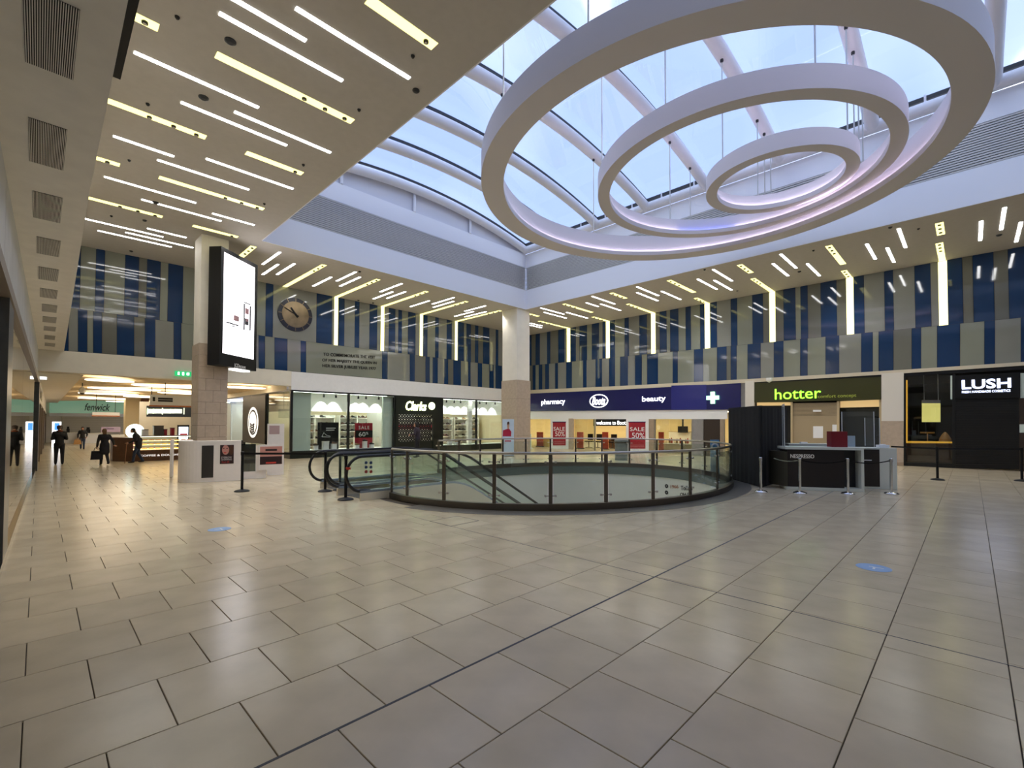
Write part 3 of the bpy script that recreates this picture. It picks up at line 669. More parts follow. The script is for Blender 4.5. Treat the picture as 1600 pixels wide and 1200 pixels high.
# ---- exit signs
mat('exitgreen', '#1f9a5a', .5, emit=.9, ecol='#1f9a5a')
def exit_sign(p, right, nrm, w, h, label):
    r = thing('exit_sign', label, 'exit sign', p); MB().obox(p, right*(w/2), EZ*(h/2), nrm*.03).build('panel', MATS['exitgreen'], r)
    for dx, ww, hh in ((-.28, .10, .6), (.0, .12, .62), (.3, .16, .5)): MB().obox(p+right*(dx*w)+nrm*.033, right*(ww*w/2), EZ*(hh*h/2), nrm*.004).build('pictogram', MATS['letterwhite'], r)
exit_sign(AY(286, 584, YA-.1), EX, -EY, .55, .2, 'green exit sign fixed to the cream beam over the passage')
# ================================================================== BALUSTRADE AND ESCALATORS
def el_angle(px, near, z=0.0):
    best = None
    for i in range(2880):
        t = -math.pi+2*math.pi*i/2880; p = EL(t, 0, z); x, y = PJ(p); q = p-VC
        isn = q.dot(Vector((1, 1, 0))) < 0
        d = Vector((-math.sin(t)*VA, math.cos(t)*VB, 0)); nr = Vector((math.cos(t)/VA, math.sin(t)/VB, 0)); isn = nr.dot(Vector((p.x, p.y, 0))) < 0
        if isn == near and (best is None or abs(x-px) < best[0]): best = (abs(x-px), t)
    return best[1] % (2*math.pi)
nearp = [614, 638, 695, 773, 860, 946, 1019, 1077, 1119, 1147, 1160]; farp = [1100, 1065, 1026, 983, 940.5, 899.5, 860, 822, 786, 751, 718, 686]
TP = [el_angle(x, True) for x in nearp]+[el_angle(x, False) for x in farp]
T_ = []
for t in TP:
    while T_ and t < T_[-1]-1e-6: t += 2*math.pi
    T_.append(t)
bal = thing('glass_balustrade', 'oval glass balustrade with steel handrail round the open escalator void', 'balustrade', (VC.x, VC.y, 0))
tt = [T_[0]+(T_[-1]-T_[0])*i/150 for i in range(151)]
MB().tube([EL(t, .03, 1.1) for t in tt], .028, 12).build('handrail', MATS['steel'], bal, smooth=40)
vs = []; fs = []
for t in tt: vs += [EL(t, -.03, .003), EL(t, .09, .003), EL(t, .09, .13), EL(t, -.03, .13)]
for i in range(150):
    for k in range(4): fs.append((4*i+k, 4*i+4+k, 4*i+4+(k+1) % 4, 4*i+(k+1) % 4))
fs += [(3, 2, 1, 0), (600, 601, 602, 603)]
MB().add(vs, fs).build('kerb', MATS['darksteel'], bal, smooth=30)
for t in T_:
    p = EL(t, .03, 0); tg = Vector((-VA*math.sin(t), VB*math.cos(t), 0)).normalized(); nr = tg.cross(EZ)
    po = MB().obox(p+EZ*.53, tg*.035, nr*.016, EZ*.55).build('post', MATS['darksteel'], bal)
    for z in (.28, .93):
        for s in (-1, 1):
            c = p+tg*(s*.10)+EZ*z
            MB().tube([p+tg*(s*.02)+EZ*z, c], .010, 8).lathe(c-nr*.02, [(.022, 0), (.022, .04)], 12, nr).build('glass_clamp', MATS['steel'], po)
for a, b in zip(T_, T_[1:]):
    m = 4; vs = []; fs = []; e = .012
    for i in range(m+1):
        t = a+e+(b-a-2*e)*i/m
        for da, z in ((.026, .14), (.038, .14), (.038, 1.0), (.026, 1.0)): vs.append(EL(t, da, z))
    for i in range(m):
        for k in range(4): fs.append((4*i+k, 4*i+4+k, 4*i+4+(k+1) % 4, 4*i+(k+1) % 4))
    fs += [(3, 2, 1, 0), (4*m, 4*m+1, 4*m+2, 4*m+3)]
    MB().add(vs, fs).build('glass_pane', MATS['glass_green'], bal, smooth=30)

# ---- wayfinding print on the far side of the void
def on_drum(px, py, da=-.03):
    d = ray(px, py); a, b = VA+da, VB+da
    A = (d.x/a)**2+(d.y/b)**2; B = 2*(-VC.x*d.x/a**2-VC.y*d.y/b**2); Cc = (VC.x/a)**2+(VC.y/b)**2-1
    k = (-B+math.sqrt(B*B-4*A*Cc))/(2*A); return EYEV+d*k
mat('print_black', '#1a1a1a', .6); mat('print_orange', '#b5622f', .6); mat('paper', '#f4f4f4', .6)
way = thing('wayfinding_sign', 'wayfinding lettering with round arrows on the cream wall inside the void', 'sign', on_drum(1075, 790))
for i, y in enumerate((759.5, 769.5, 779.5)):
    c = on_drum(1041.5, y); R0, R1 = on_drum(1035, y), on_drum(1048, y); rt = (R1-R0).normalized(); nr = rt.cross(EZ)
    MB().lathe(c, [(.075, 0), (.075, .006)], 18, nr).build('arrow_disc', MATS['print_black'], way); MB().lathe(c+nr*.006, [(.022, 0), (.022, .004)], 3, nr).build('arrow', MATS['paper'], way)
for s, x0, x1, y0, y1, m in (('1966', 1048, 1060, 758, 763, 'print_orange'), ('Toilets', 1064, 1082, 759, 766, 'print_black'), ('Old Eldon', 1063, 1088, 770, 776, 'print_black'), ('2', 1047.5, 1049, 777, 782, 'print_orange'), ('Grainger', 1053, 1073, 778.5, 785, 'print_black')):
    p0, p1 = on_drum(x0, y1), on_drum(x1, y1); tp = on_drum(x0, y0)
    text('lettering', s, MATS[m], way, p0, p1-p0, EZ, (p1-p0).length, abs(tp.z-p0.z), .012)

# ---- escalators
mat('rubber', '#0b0b0c', .45); mat('skirt', '#ded6c2', .5, var=.04, scale=3); mat('deck', '#a9b7c8', .25, .6); mat('step', '#3a4046', .5, .4); mat('comb', '#8d8d8d', .3, .8)
mat('stopred', '#c23a22', .5); mat('stickerblue', '#24395e', .5); mat('stickerred', '#9c3b34', .5)
glass('glass_esc', '#fafdfb', 1.5, .005)
def escalator(y0, y1, xs, xb, label):
    r = thing('escalator', label, 'escalator', (xs, (y0+y1)/2, 0)); sl = math.tan(math.radians(30)); zf = -5.45
    xe = xb+(-zf)/sl
    def zp(x): return 0.0 if x <= xb-.5 else (-sl*((x-xb+.5)**2)/2.0 if x < xb+.5 else -sl*(x-xb))
    X = [xs+.45, 5.55, 5.65]+[xb-.5+i*.1 for i in range(11)]+[xe]
    for y, s in ((y0, 1), (y1, -1)):
        # cream side panel
        po = [(x, y, zp(x)+.16) for x in X]+[(x, y, (-.9 if x > 6 else -.01) if i > 0 else -.01) for i, x in [(1, xe)]]
        top = [Vector((x, y, zp(x)+.17)) for x in [xs+.3]+X]; bot = [Vector((x, y, (zp(x)-.95) if x > 5.6 else .001)) for x in [xs+.3]+X]
        q = MB()
        for i in range(len(top)-1): q.prism([bot[i], bot[i+1], top[i+1], top[i]], (0, s*.05, 0))
        q.build('side_panel', MATS['skirt'], r)
        q = MB()
        for i in range(len(top)-1): q.prism([top[i], top[i+1], top[i+1]+EZ*.05, top[i]+EZ*.05], (0, s*.12, 0))
        q.build('deck_trim', MATS['deck'], r)
        yc = y+s*.06
        gx = [xs+.32]+X[1:]
        q = MB()
        for i in range(len(gx)-1): q.prism([(gx[i], yc-.005, zp(gx[i])+.22), (gx[i+1], yc-.005, zp(gx[i+1])+.22), (gx[i+1], yc-.005, zp(gx[i+1])+.93), (gx[i], yc-.005, zp(gx[i])+.93)], (0, .01, 0))
        q.build('glass_side', MATS['glass_esc'], r)
        # handrail loop with newel
        path = [(xs+.55, yc, .20), (xs+.33, yc, .22)]+[(xs+.36-.36*math.sin(a), yc, .58-.38*math.cos(a)) for a in [math.pi*i/12 for i in range(1, 13)]]
        path += [(xs+.8, yc, .96)]+[(x, yc, zp(x)+.96) for x in X[1:]]
        MB().tube(path, .034, 8).build('handrail', MATS['rubber'], r, smooth=40)
    MB().prism([(xs+.45, y0+.13, .002), (xs+1.6, y0+.13, .002), (xs+1.6, y1-.13, .002), (xs+.45, y1-.13, .002)], EZ*.015).build('landing_plate', MATS['comb'], r)
    bx('comb_plate', (xs+1.6, y0+.14, -.01), (xs+1.85, y1-.14, .02), MATS['strip_comb'] if 'strip_comb' in MATS else MATS['comb'], r)
    x = xs+1.86; first = None
    while x < xe-.4:
        z = zp(x+.2); o = None
        if first is None:
            st = MB(); st.box((x, y0+.15, z-.22), (x+.4, y1-.15, z)); first = st.build('step', MATS['step'], r); fx, fz = x, z
        else:
            o = first.copy(); COL.objects.link(o); o.location = first.location+Vector((x-fx, 0, z-fz))
        x += .4
    # truss soffit under the slope
    q = MB()
    for a, b in zip(X[1:], X[2:]): q.prism([(a, y0+.05, zp(a)-.75), (b, y0+.05, zp(b)-.75), (b, y0+.05, zp(b)-.5), (a, y0+.05, zp(a)-.5)], (0, y1-y0-.1, 0))
    q.build('truss', MATS['white'], r)
    return r
XS_ = AY(541, 740, 9.46).x; XBN = 7.75
mat('strip_comb', '#d8d060', .5)
e1 = escalator(9.4, 10.55, XS_, XBN, 'nearer of two escalators leading down into the oval void, with sticker signs')
e2 = escalator(10.9, 12.05, XS_+.25, XBN+.35, 'farther of two escalators leading down into the oval void')
for i, (px, py, m) in enumerate(((572, 723, 'stickerblue'), (579.5, 723, 'stickerblue'), (572, 730, 'stickerblue'), (579.5, 730, 'stickerblue'), (572, 737, 'stickerred'), (579.5, 737, 'stickerred'))):
    p = AY(px, py, 9.45); MB().lathe(p, [(.035, 0), (.035, .004)], 16, (0, -1, 0)).build('sticker', MATS[m], e1)
p = AY(544, 732, 9.44); MB().obox(p, EX*.04, EY*.03, EZ*.025).build('stop_button', MATS['stopred'], e1)

# ---- floor hatch and floor stickers
h0 = G(710, 814); hp = thing('floor_hatch', 'square access cover set in the floor tiles by the void', 'floor hatch', h0)
bx('cover', (h0.x-.3, h0.y-.28, .0), (h0.x+.3, h0.y+.28, .0018), TM, hp)
for a, b in (((-.31, -.29), (.31, -.28)), ((-.31, .28), (.31, .29)), ((-.31, -.28), (-.30, .28)), ((.30, -.28), (.31, .28))): bx('edge_frame', (h0.x+a[0], h0.y+a[1], 0), (h0.x+b[0], h0.y+b[1], .003), MATS['joint'], hp)
mat('stickersky', '#8fb4de', .4)
for px, py, w, lab in ((1365, 887, .17, 'pale blue oval distancing sticker on the floor towards the right shops'), (343, 827, .16, 'pale blue oval distancing sticker on the floor left of the escalators')):
    p = G(px, py); r = thing('floor_sticker', lab, 'floor sticker', p, 'blue floor stickers')
    MB().lathe(p+EZ*.001, [(w, 0), (w, .0015)], 28).build('disc', MATS['stickersky'], r)
    s = CF.copy(); s.z = 0; s.normalize(); q = s.cross(EZ)
    MB().obox(p+EZ*.003-q*.02-s*.03, (q+s)*.025, (q-s)*.008, EZ*.0006).obox(p+EZ*.003+q*.03, (q-s)*.05, (q+s)*.008, EZ*.0006).build('tick_mark', MATS['paper'], r)

# ---- queue posts
def stanchion(p, h, m, label, group, base_r=.17, pole=.032):
    r = thing('queue_post', label, 'queue barrier', p, group)
    MB().lathe(p, [(base_r, .001), (base_r, .015), (base_r*.85, .035), (.06, .055), (pole, .06)], 24).build('base', MATS[m], r, smooth=40)
    MB().lathe(p, [(pole, .055), (pole, h-.09)], 14).build('pole', MATS[m], r, smooth=40)
    MB().lathe(p, [(pole*1.25, h-.09), (pole*1.25, h-.01), (pole*.9, h)], 14).build('belt_head', MATS[m], r, smooth=40)
    return r
def belt(p, q, h, m, label, sag=.0, w=.025):
    b = MB(); d = (q-p).normalized(); s = d.cross(EZ)*.0015; N_ = 8; pts_ = [p+(q-p)*((i+.0)/N_)+EZ*(h-.05-sag*4*(i/N_)*(1-i/N_)) for i in range(N_+1)]
    for u, v in zip(pts_, pts_[1:]): b.prism([u-EZ*w-s, v-EZ*w-s, v+EZ*w-s, u+EZ*w-s], s*2)
    return b.build('barrier_belt', MATS[m], label=label, cat='barrier belt')
S = [G(378, 768), G(508, 768), G(531, 766), G(540, 781)]
for p, lab in zip(S, ('black queue post left of the escalators, in front of the white kiosk', 'black queue post at the right end of the long black belt', 'black queue post behind the nearer escalator post', 'black queue post nearest the escalator handrail, foremost of the group')):
    stanchion(p, .98, 'black', lab, 'black queue posts')
belt(S[0], S[1], .98, 'black', 'long black belt strung in front of the white kiosk')
belt(S[3], S[2], .98, 'black', 'short black belt between the two posts by the escalator')
S2 = [G(1465, 750), G(1597, 752)]
stanchion(S2[0], 1.0, 'black', 'black queue post in front of the dark shop window on the right', 'black queue posts'); stanchion(S2[1], 1.0, 'black', 'black queue post at the far right edge of the photo', 'black queue posts')
belt(Vector((19.9, 1.9, 0)), S2[0], 1.0, 'black', 'black belt leading from the coffee stand to a post')
belt(S2[0], S2[1], 1.0, 'softblack', 'black belt in front of the closed dark shutter')
S3 = [G(1189, 769), G(1250, 771), G(1325, 772), G(1393, 772)]
for i, p in enumerate(S3): stanchion(p, .86, 'chrome', f'{ORD[i]} chrome post from the left in front of the coffee machine stand', 'chrome queue posts', .15, .03)
for i in range(1, 3): belt(S3[i], S3[i+1], .86, 'black', f'black sagging rope between the {ORD[i]} and {ORD[i+1]} chrome posts', .07, .013)
belt(Vector((13.2, 3.6, 0)), S3[1], .86, 'chrome', 'pale rope running from the black booth to a chrome post', .05, .012)
# ================================================================== SHOPS
mat('shopwhite', '#f2f3ee', .6); mat('shopcream', '#efe2c0', .6); mat('shelfwhite', '#f4f2ea', .5); mat('tan', '#c9b48c', .6); mat('darkgreen', '#10170f', .35); mat('frameblk', '#0e0f10', .35)
mat('tube_cool', '#ffffff', .4, emit=9.0, ecol='#f4fff6'); mat('tube_warm', '#fff2c8', .4, emit=11.0, ecol='#ffe9bd'); mat('palegreen', '#d5e3da', .35)
mat('shoe_black', '#17130f', .5); mat('shoe_brown', '#4a2a18', .5); mat('shoe_tan', '#8c6a44', .5); mat('signglow', '#f2ffd0', .4, emit=3.5, ecol='#f0ffb4')
def spot(parent, p, e, ang=60, col=(1, 1, .95), to=(0, 0, -1), r=.05):
    ld = bpy.data.lights.new('shop_spot', 'SPOT'); ld.energy = e; ld.color = col; ld.spot_size = math.radians(ang); ld.spot_blend = .35; ld.shadow_soft_size = r
    o = bpy.data.objects.new('shop_spot', ld); COL.objects.link(o); o.parent = parent; o.location = Vector(p)-wloc(parent); o.rotation_euler = Vector(to).to_track_quat('-Z', 'Y').to_euler(); return o

# ---- shoe shop on the far wall -----------------------------------------------------------
ZF = 3.27; GX0, GX1 = 8.43, 24.7
zpl = AY(484, 704, YA).z
sh = struct_empty('wall_shoe_shop', (16, 26, 0))
bx('back_wall', (GX0, 29.0, 0), (GX1, 29.1, ZF), MATS['shopcream'], sh); bx('shop_ceiling', (GX0+.02, YA+.34, ZF), (GX1, 29.1, ZF+.06), MATS['shopwhite'], sh)
bx('shop_floor', (GX0+.02, YA+.02, -.011), (GX1, 29, .004), MATS['tan'], sh); bx('end_wall', (GX1, YA+.3, 0), (GX1+.1, 29.1, ZF), MATS['shopcream'], sh)
zh = AY(560, 644, YA+1.5).z
bx('light_header', (GX0+.6, YA+1.5, zh), (GX1-.05, YA+1.58, ZF), MATS['shopwhite'], sh); bx('light_header', (GX0+.6, YA+1.58, zh), (GX0+.68, 29, ZF), MATS['shopwhite'], sh)
# shopfront frame: plinth, mullions, glass
fr = struct_empty('window_2', (12, YA, 0))
bx('plinth', (GX0, YA-.02, 0), (fA(616, 700).x, YA+.12, zpl), MATS['darkgreen'], fr); bx('plinth', (fA(691, 700).x, YA-.02, 0), (GX1, YA+.12, zpl), MATS['darkgreen'], fr)
bx('head_frame', (GX0, YA-.035, ZF-.05), (GX1, YA+.1, ZF+.03), MATS['frameblk'], fr)
xm = [fA(x, 660).x for x in (455, 544.5, 616, 691, 744.5, 790)]
for x in xm[1:]: bx('mullion', (x-.05, YA-.03, 0), (x+.05, YA+.1, ZF), MATS['frameblk'], fr)
for a, b in ((xm[0], xm[1]), (xm[1], xm[2]), (xm[3], xm[4]), (xm[4], xm[5]), (xm[5], GX1)): bx('glass_pane', (a+.05, YA+.03, zpl), (b-.05, YA+.045, ZF-.05), MATS['glass_shop'], fr)
# pale return panels inside the window
for x0, x1 in ((456, 484), (597, 615)):
    a, b = AY(x0, 660, YA+.3), AY(x1, 660, YA+.3); bx('return_panel', (a.x, YA+.2, zpl), (b.x, YA+.34, ZF-.06), MATS['palegreen'], sh)
for x0, x1 in ((731, 737),):
    a, b = AY(x0, 660, YA+.8), AY(x1, 660, YA+.8); bx('slim_pillar', (a.x, YA+.75, 0), (b.x, YA+.9, ZF-.06), MATS['shelfwhite'], sh)
bx('window_bed', (GX0+.1, YA+.13, zpl-.06), (xm[2]-.1, YA+1.3, zpl), MATS['shelfwhite'], sh); bx('window_bed', (xm[3]+.1, YA+.13, zpl-.06), (GX1-.1, YA+1.3, zpl), MATS['shelfwhite'], sh)
# ceiling spots that make the scallops on the header
for ti, px in enumerate((508, 527, 562, 574, 594, 700, 712, 722, 733, 752, 762, 776)):
    p = AY(px, 617, YA+1.0); t = thing('track_spot', f'{ORD[ti]} small dark track spot from the left in the shoe shop windows', 'spotlight', (p.x, YA+1.15, ZF-.22), 'track spots in the shoe shop window')
    MB().lathe((p.x, YA+1.15, ZF-.2), [(.05, 0), (.05, .12), (.02, .13), (.02, .2)], 10).build('can', MATS['black'], t)
    spot(t, (p.x, YA+1.15, ZF-.24), 100, 75, (1, 1, .94), (0, .45, -1))
for x in (11, 14.5, 18, 21.5):
    bx('ceiling_panel_light', (x, YA+3.2, ZF-.03), (x+1.6, YA+3.8, ZF-.001), MATS['tube_cool'], label=f'{ORD[int((x-10)/3.4)]} bright ceiling panel from the left inside the shoe shop', cat='ceiling light', group='shoe shop ceiling panels')
for i, (xa, xb_) in enumerate(((GX0+.3, xm[2]-.2), (xm[3]+.2, GX1-.2))):
    bx('added_window_strip', (xa, YA+.42, ZF-.03), (xb_, YA+.50, ZF-.001), MATS['tube_cool'], label=('added strip light brightening the top of the left shoe shop window', 'added strip light brightening the top of the right shoe shop window')[i], cat='strip light')  # strips added to brighten the header and return panels
# shelves with shoes
for i, (x0, x1) in enumerate(((16.6, 19.1), (19.3, 21.6), (21.8, 24.2), (10.2, 12.6), (12.9, 15.2))):
    s = thing('shoe_shelf', f'white shelving rack of shoes, {ORD[i]} along the back wall of the shoe shop', 'shelf', ((x0+x1)/2, 27.6, 0), 'shoe shelving')
    bx('back_board', (x0, 27.95, .0), (x1, 28.0, 2.2), MATS['shelfwhite'], s)
    for k in range(5): bx('shelf_board', (x0, 27.45, .35+k*.42), (x1, 27.95, .38+k*.42), MATS['shelfwhite'], s)
    for x in (x0, (x0+x1)/2-.02, x1-.04): bx('upright', (x, 27.45, 0), (x+.04, 27.95, 2.2), MATS['shelfwhite'], s)
def shoe_mesh(m):
    q = MB(); L = .27
    prof = [(0, .0, .035, .085), (.06, .0, .04, .11), (.11, 0, .038, .10), (.16, 0, .042, .07), (.21, 0, .046, .055), (.255, 0, .036, .045), (.275, 0, .012, .03)]
    vs = []; fs = []
    for x, z0, w, h in prof: vs += [(x, -w, z0), (x, w, z0), (x, w*.7, h), (x, -w*.7, h)]
    for i in range(len(prof)-1):
        for k in range(4): fs.append((4*i+k, 4*i+4+k, 4*i+4+(k+1) % 4, 4*i+(k+1) % 4))
    fs += [(3, 2, 1, 0), (4*len(prof)-4, 4*len(prof)-3, 4*len(prof)-2, 4*len(prof)-1)]
    o = q.add(vs, fs); me = bpy.data.meshes.new('shoe'); me.from_pydata(o.v, [], o.f); me.materials.append(MATS[m]); return me
SM = [shoe_mesh(m) for m in ('shoe_black', 'shoe_black', 'shoe_brown', 'shoe_tan')]
nsh = 0
for ri, (x0, x1) in enumerate(((16.6, 19.1), (19.3, 21.6), (21.8, 24.2), (10.2, 12.6), (12.9, 15.2))):
    for k in range(5):
        for j in range(6):
            if random.random() < .12: continue
            o = bpy.data.objects.new('shoe', random.choice(SM)); COL.objects.link(o); o.location = (x0+.12+(x1-x0-.3)*j/6+random.uniform(0, .05), 27.62, .381+k*.42); o.rotation_euler.z = random.uniform(-.3, .3); o.scale = (1.25, 1.25, 1.35)
            setp(o, f'{ORD[j]} shoe from the left, {ORD[k]} shelf up, {("rack left of pillar", "middle right rack", "far right rack", "far left rack", "second left rack")[ri]} in shoe shop', 'shoe', 'shoes on the shop shelving')
# dark trainer poster, sale poster, window plinths
def poster(name, p, rt, nrm, w, h, m, label, cat='poster', group=None, t=.02):
    r = thing(name, label, cat, p, group); MB().obox(p+EZ*(h/2), rt*(w/2), EZ*(h/2), nrm*t).build('board', MATS[m], r); return r
YP = YA+.55
a, b = AY(496, 704, YP), AY(529, 660, YP); r = poster('window_poster', Vector(((a.x+b.x)/2, YP, zpl)), EX, -EY, b.x-a.x, b.z-zpl, 'frameblk', 'dark poster with a white trainer outline in the shoe shop window')
p = AY(503, 681, YP); 
MB().tube([AY(x, y, YP-.03) for x, y in ((503, 682), (506, 676), (510, 680), (516, 681.5), (516, 683), (503, 682.5), (503, 682))], .012, 6).build('trainer_outline', MATS['paper'], r)
MB().obox(AY(516, 672, YP-.03), EX*.22, EZ*.02, EY*.004).build('caption', MATS['paper'], r); MB().obox(AY(517, 669, YP-.03), EX*.25, EZ*.02, EY*.004).build('caption', MATS['paper'], r)
a, b = AY(554.5, 699, YP), AY(582, 661, YP); w = b.x-a.x; r = poster('sale_poster', Vector(((a.x+b.x)/2, YP, zpl)), EX, -EY, w, b.z-zpl, 'red', 'red and black sale poster offering 60% in the shoe shop window')
c0, c1 = AY(554.5, 684, YP), AY(554.5, 672.5, YP); MB().obox(Vector(((a.x+b.x)/2, YP-.022, (c0.z+c1.z)/2)), EX*(w/2), EZ*((c1.z-c0.z)/2), EY*.004).build('black_band', MATS['frameblk'], r)
q0, q1 = AY(560.5, 670.5, YP-.03), AY(577, 665.5, YP-.03); text('lettering', 'SALE', MATS['paper'], r, q0, EX, EZ, q1.x-q0.x, q1.z-q0.z, .006, spacing=1.3)
q0, q1 = AY(560.5, 682, YP-.03), AY(571, 675, YP-.03); text('lettering', '60', MATS['paper'], r, q0, EX, EZ, q1.x-q0.x, q1.z-q0.z, .006)
q0, q1 = AY(571.7, 679, YP-.03), AY(575.5, 675, YP-.03); text('lettering', '%', MATS['paper'], r, q0, EX, EZ, q1.x-q0.x, q1.z-q0.z, .006)
for i, (x0, x1, yt) in enumerate(((490, 496, 697), (504, 513, 690), (518, 525, 694), (555, 560, 696), (567.5, 572.5, 690), (578, 583, 695), (700, 705, 690), (710, 716, 691))):
    a, b = AY(x0, yt, YA+.35), AY(x1, yt, YA+.35); s = thing('display_plinth', f'{ORD[i]} white display block from the left in the shoe shop window', 'display block', ((a.x+b.x)/2, YA+.35, zpl), 'window display blocks')
    bx('block', (a.x, YA+.25, zpl), (b.x, YA+.45, a.z), MATS['paper'], s); bx('cap', (a.x-.01, YA+.24, a.z), (b.x+.01, YA+.46, a.z+.02), MATS['shelfwhite'], s)
    o = bpy.data.objects.new('shoe', SM[i % 4]); COL.objects.link(o); o.location = ((a.x+b.x)/2-.12, YA+.33, a.z+.021); setp(o, f'shoe standing on the {ORD[i]} white display block of the shoe shop window', 'shoe')
# entrance: dark surround, glowing script sign, round badge, lattice grille
x0, x1 = fA(617, 660).x, fA(690.5, 660).x; zs0 = fA(650, 648).z; zt = ZF-.02
en = thing('shop_entrance', 'dark closed entrance of the shoe shop with glowing sign above lattice grille', 'shop entrance', ((x0+x1)/2, YA, 0))
bx('sign_panel', (x0, YA-.06, zs0), (x1, YA+.08, zt), MATS['darkgreen'], en)
xl, xr = fA(622, 660).x, fA(676, 660).x
bx('jamb', (x0, YA-.05, .003), (xl, YA+.08, zs0), MATS['darkgreen'], en); bx('jamb', (xr, YA-.05, .003), (x1, YA+.08, zs0), MATS['darkgreen'], en)
a, b = fA(633, 641), fA(665, 628); text('lettering', 'Clarks', MATS['signglow'], en, Vector((a.x, YA-.062, a.z)), EX, EZ, b.x-a.x, b.z-a.z, .04, shear=.25, bold=.012)
c = fA(673.5, 634.5); MB().lathe((c.x, YA-.062, c.z), [(.22, 0), (.22, .04)], 28, (0, -1, 0)).build('badge', MATS['signglow'], en)
for dz in (-.09, -.03, .04): MB().obox(Vector((c.x, YA-.105, c.z+dz)), EX*.09, EZ*.012, EY*.003).build('badge_mark', MATS['darkgreen'], en)
zg0 = fA(650, 689).z; bx('kick_panel', (xl, YA+.0, .003), (xr, YA+.06, zg0), MATS['darkgreen'], en)
g = MB(); nx, nz = 13, 8; dx, dz = (xr-xl)/nx, (zs0-zg0)/nz
for k in range(nz):
    for i in range(nx):
        x = xl+dx*(i+.5*(k % 2)); z = zg0+dz*k
        g.obox((x, YA+.03, z+dz/2), (dx*.5, 0, dz*.5), (-.026, 0, .026), (0, .008, 0)).obox((x, YA+.03, z+dz/2), (dx*.5, 0, -dz*.5), (.026, 0, .026), (0, .008, 0))
g.build('lattice_grille', MATS['frameblk'], en, kind='stuff')
# promo panels behind the grille; white wall and lamp added to brighten it
MB().obox(AY(650, 667, YA+2.2), EX*1.6, EZ*.16, EY*.02).build('wall_banner', MATS['red'], sh)
bx('added_bright_wall', (xl-.5, YA+2.6, .9), (xr+.5, YA+2.66, zh), MATS['shelfwhite'], sh); bx('ceiling_panel_light', (xl, YA+1.75, ZF-.03), (xr, YA+2.1, ZF-.001), MATS['tube_cool'], label='added ceiling panel brightening the space behind the shoe shop grille', cat='ceiling light')
for i in range(3): bx('low_display', (13.2+i*1.3, YA+2.5, 0), (14.2+i*1.3, YA+3.2, .9), MATS['shelfwhite'], sh)

# ---- side window of that shop along the passage
sd = struct_empty('window_3', (GX0, 28, 0)); fS = lambda x, y: AX(x, y, GX0)
ys_ = [YA+.05, fS(416, 650).y, fS(381, 650).y, 34.5, 40]
bx('side_fascia', (GX0-.03, YA+.5, 3.3), (GX0+.15, 57, 3.75), MATS['cream'], sd)
bx('plinth', (GX0-.02, YA+.1, 0), (GX0+.1, 57, .3), MATS['darkgreen'], sd); bx('head_frame', (GX0-.02, YA+.1, 3.24), (GX0+.1, 57, 3.31), MATS['frameblk'], sd)
for y in ys_: bx('mullion', (GX0-.02, y-.05, 0), (GX0+.1, y+.05, 3.25), MATS['frameblk'], sd)
for a, b in zip(ys_, ys_[1:]): bx('glass_pane', (GX0+.03, a+.05, .3), (GX0+.045, b-.05, 3.24), MATS['glass_shop'], sd)
bx('partition', (GX0+1.9, 29.2, 0), (GX0+2.0, 57, 3.3), MATS['shopwhite'], sd)
bx('partition', (GX0+.1, 40, 0), (GX0+2, 40.1, 3.3), MATS['shopwhite'], sd)
for k, y in enumerate((25, 31.5, 34.5, 37.5)): bx('panel_light', (GX0+.7, y, 3.2), (GX0+1.1, y+1.4, 3.23), MATS['tube_cool'], label=f'{ORD[k]} bright panel light along the passage side window of the shoe shop', cat='ceiling light', group='passage window lights')
bp = thing('blade_panel', 'dark panel with a white oval emblem on the passage side of the shop', 'sign panel', (GX0-.06, (ys_[1]+ys_[2])/2, .7))
zt_, zb_ = 3.22, fS(398, 690).z
bx('panel', (GX0-.06, ys_[1], .6), (GX0-.035, ys_[2], zt_), mat('panelbrown', '#2a2320', .35), bp)
cy_ = (fS(389, 660).y+fS(405.5, 660).y)/2; ry = abs(fS(389, 660).y-fS(405.5, 660).y)/2; z1_, z0_ = fS(397, 636).z, fS(397, 684).z; rz = (z1_-z0_)/2; cz_ = (z0_+z1_)/2
mat('emblemwhite', '#f4f4f4', .5, emit=.5)
def oval(r0, x, m, nm, t=.01): MB().lathe((GX0-.06-x, cy_, cz_), [(r0, 0), (r0, t)], 36, (-1, 0, 0)).build(nm, m, bp)
def ovalE(k, x, m, nm, t=.006):
    P = [Vector((GX0-.06-x, cy_+ry*k*math.cos(a), cz_+rz*k*math.sin(a))) for a in [2*math.pi*i/36 for i in range(36)]]; MB().prism(P, (-t, 0, 0)).build(nm, m, bp)
ovalE(1, 0, MATS['emblemwhite'], 'oval'); ovalE(.82, .006, MATS['panelbrown'], 'oval_band'); ovalE(.7, .012, MATS['emblemwhite'], 'oval_centre')
for k in range(4):
    z = cz_-rz*(.08+.15*k); w = ry*(.34-.02*k)
    MB().tube([Vector((GX0-.085, cy_+w*math.cos(a), z+rz*.10*math.sin(a))) for a in [math.pi+math.pi*i/10 for i in range(11)]], .05, 6).build('emblem_stroke', MATS['panelbrown'], bp)

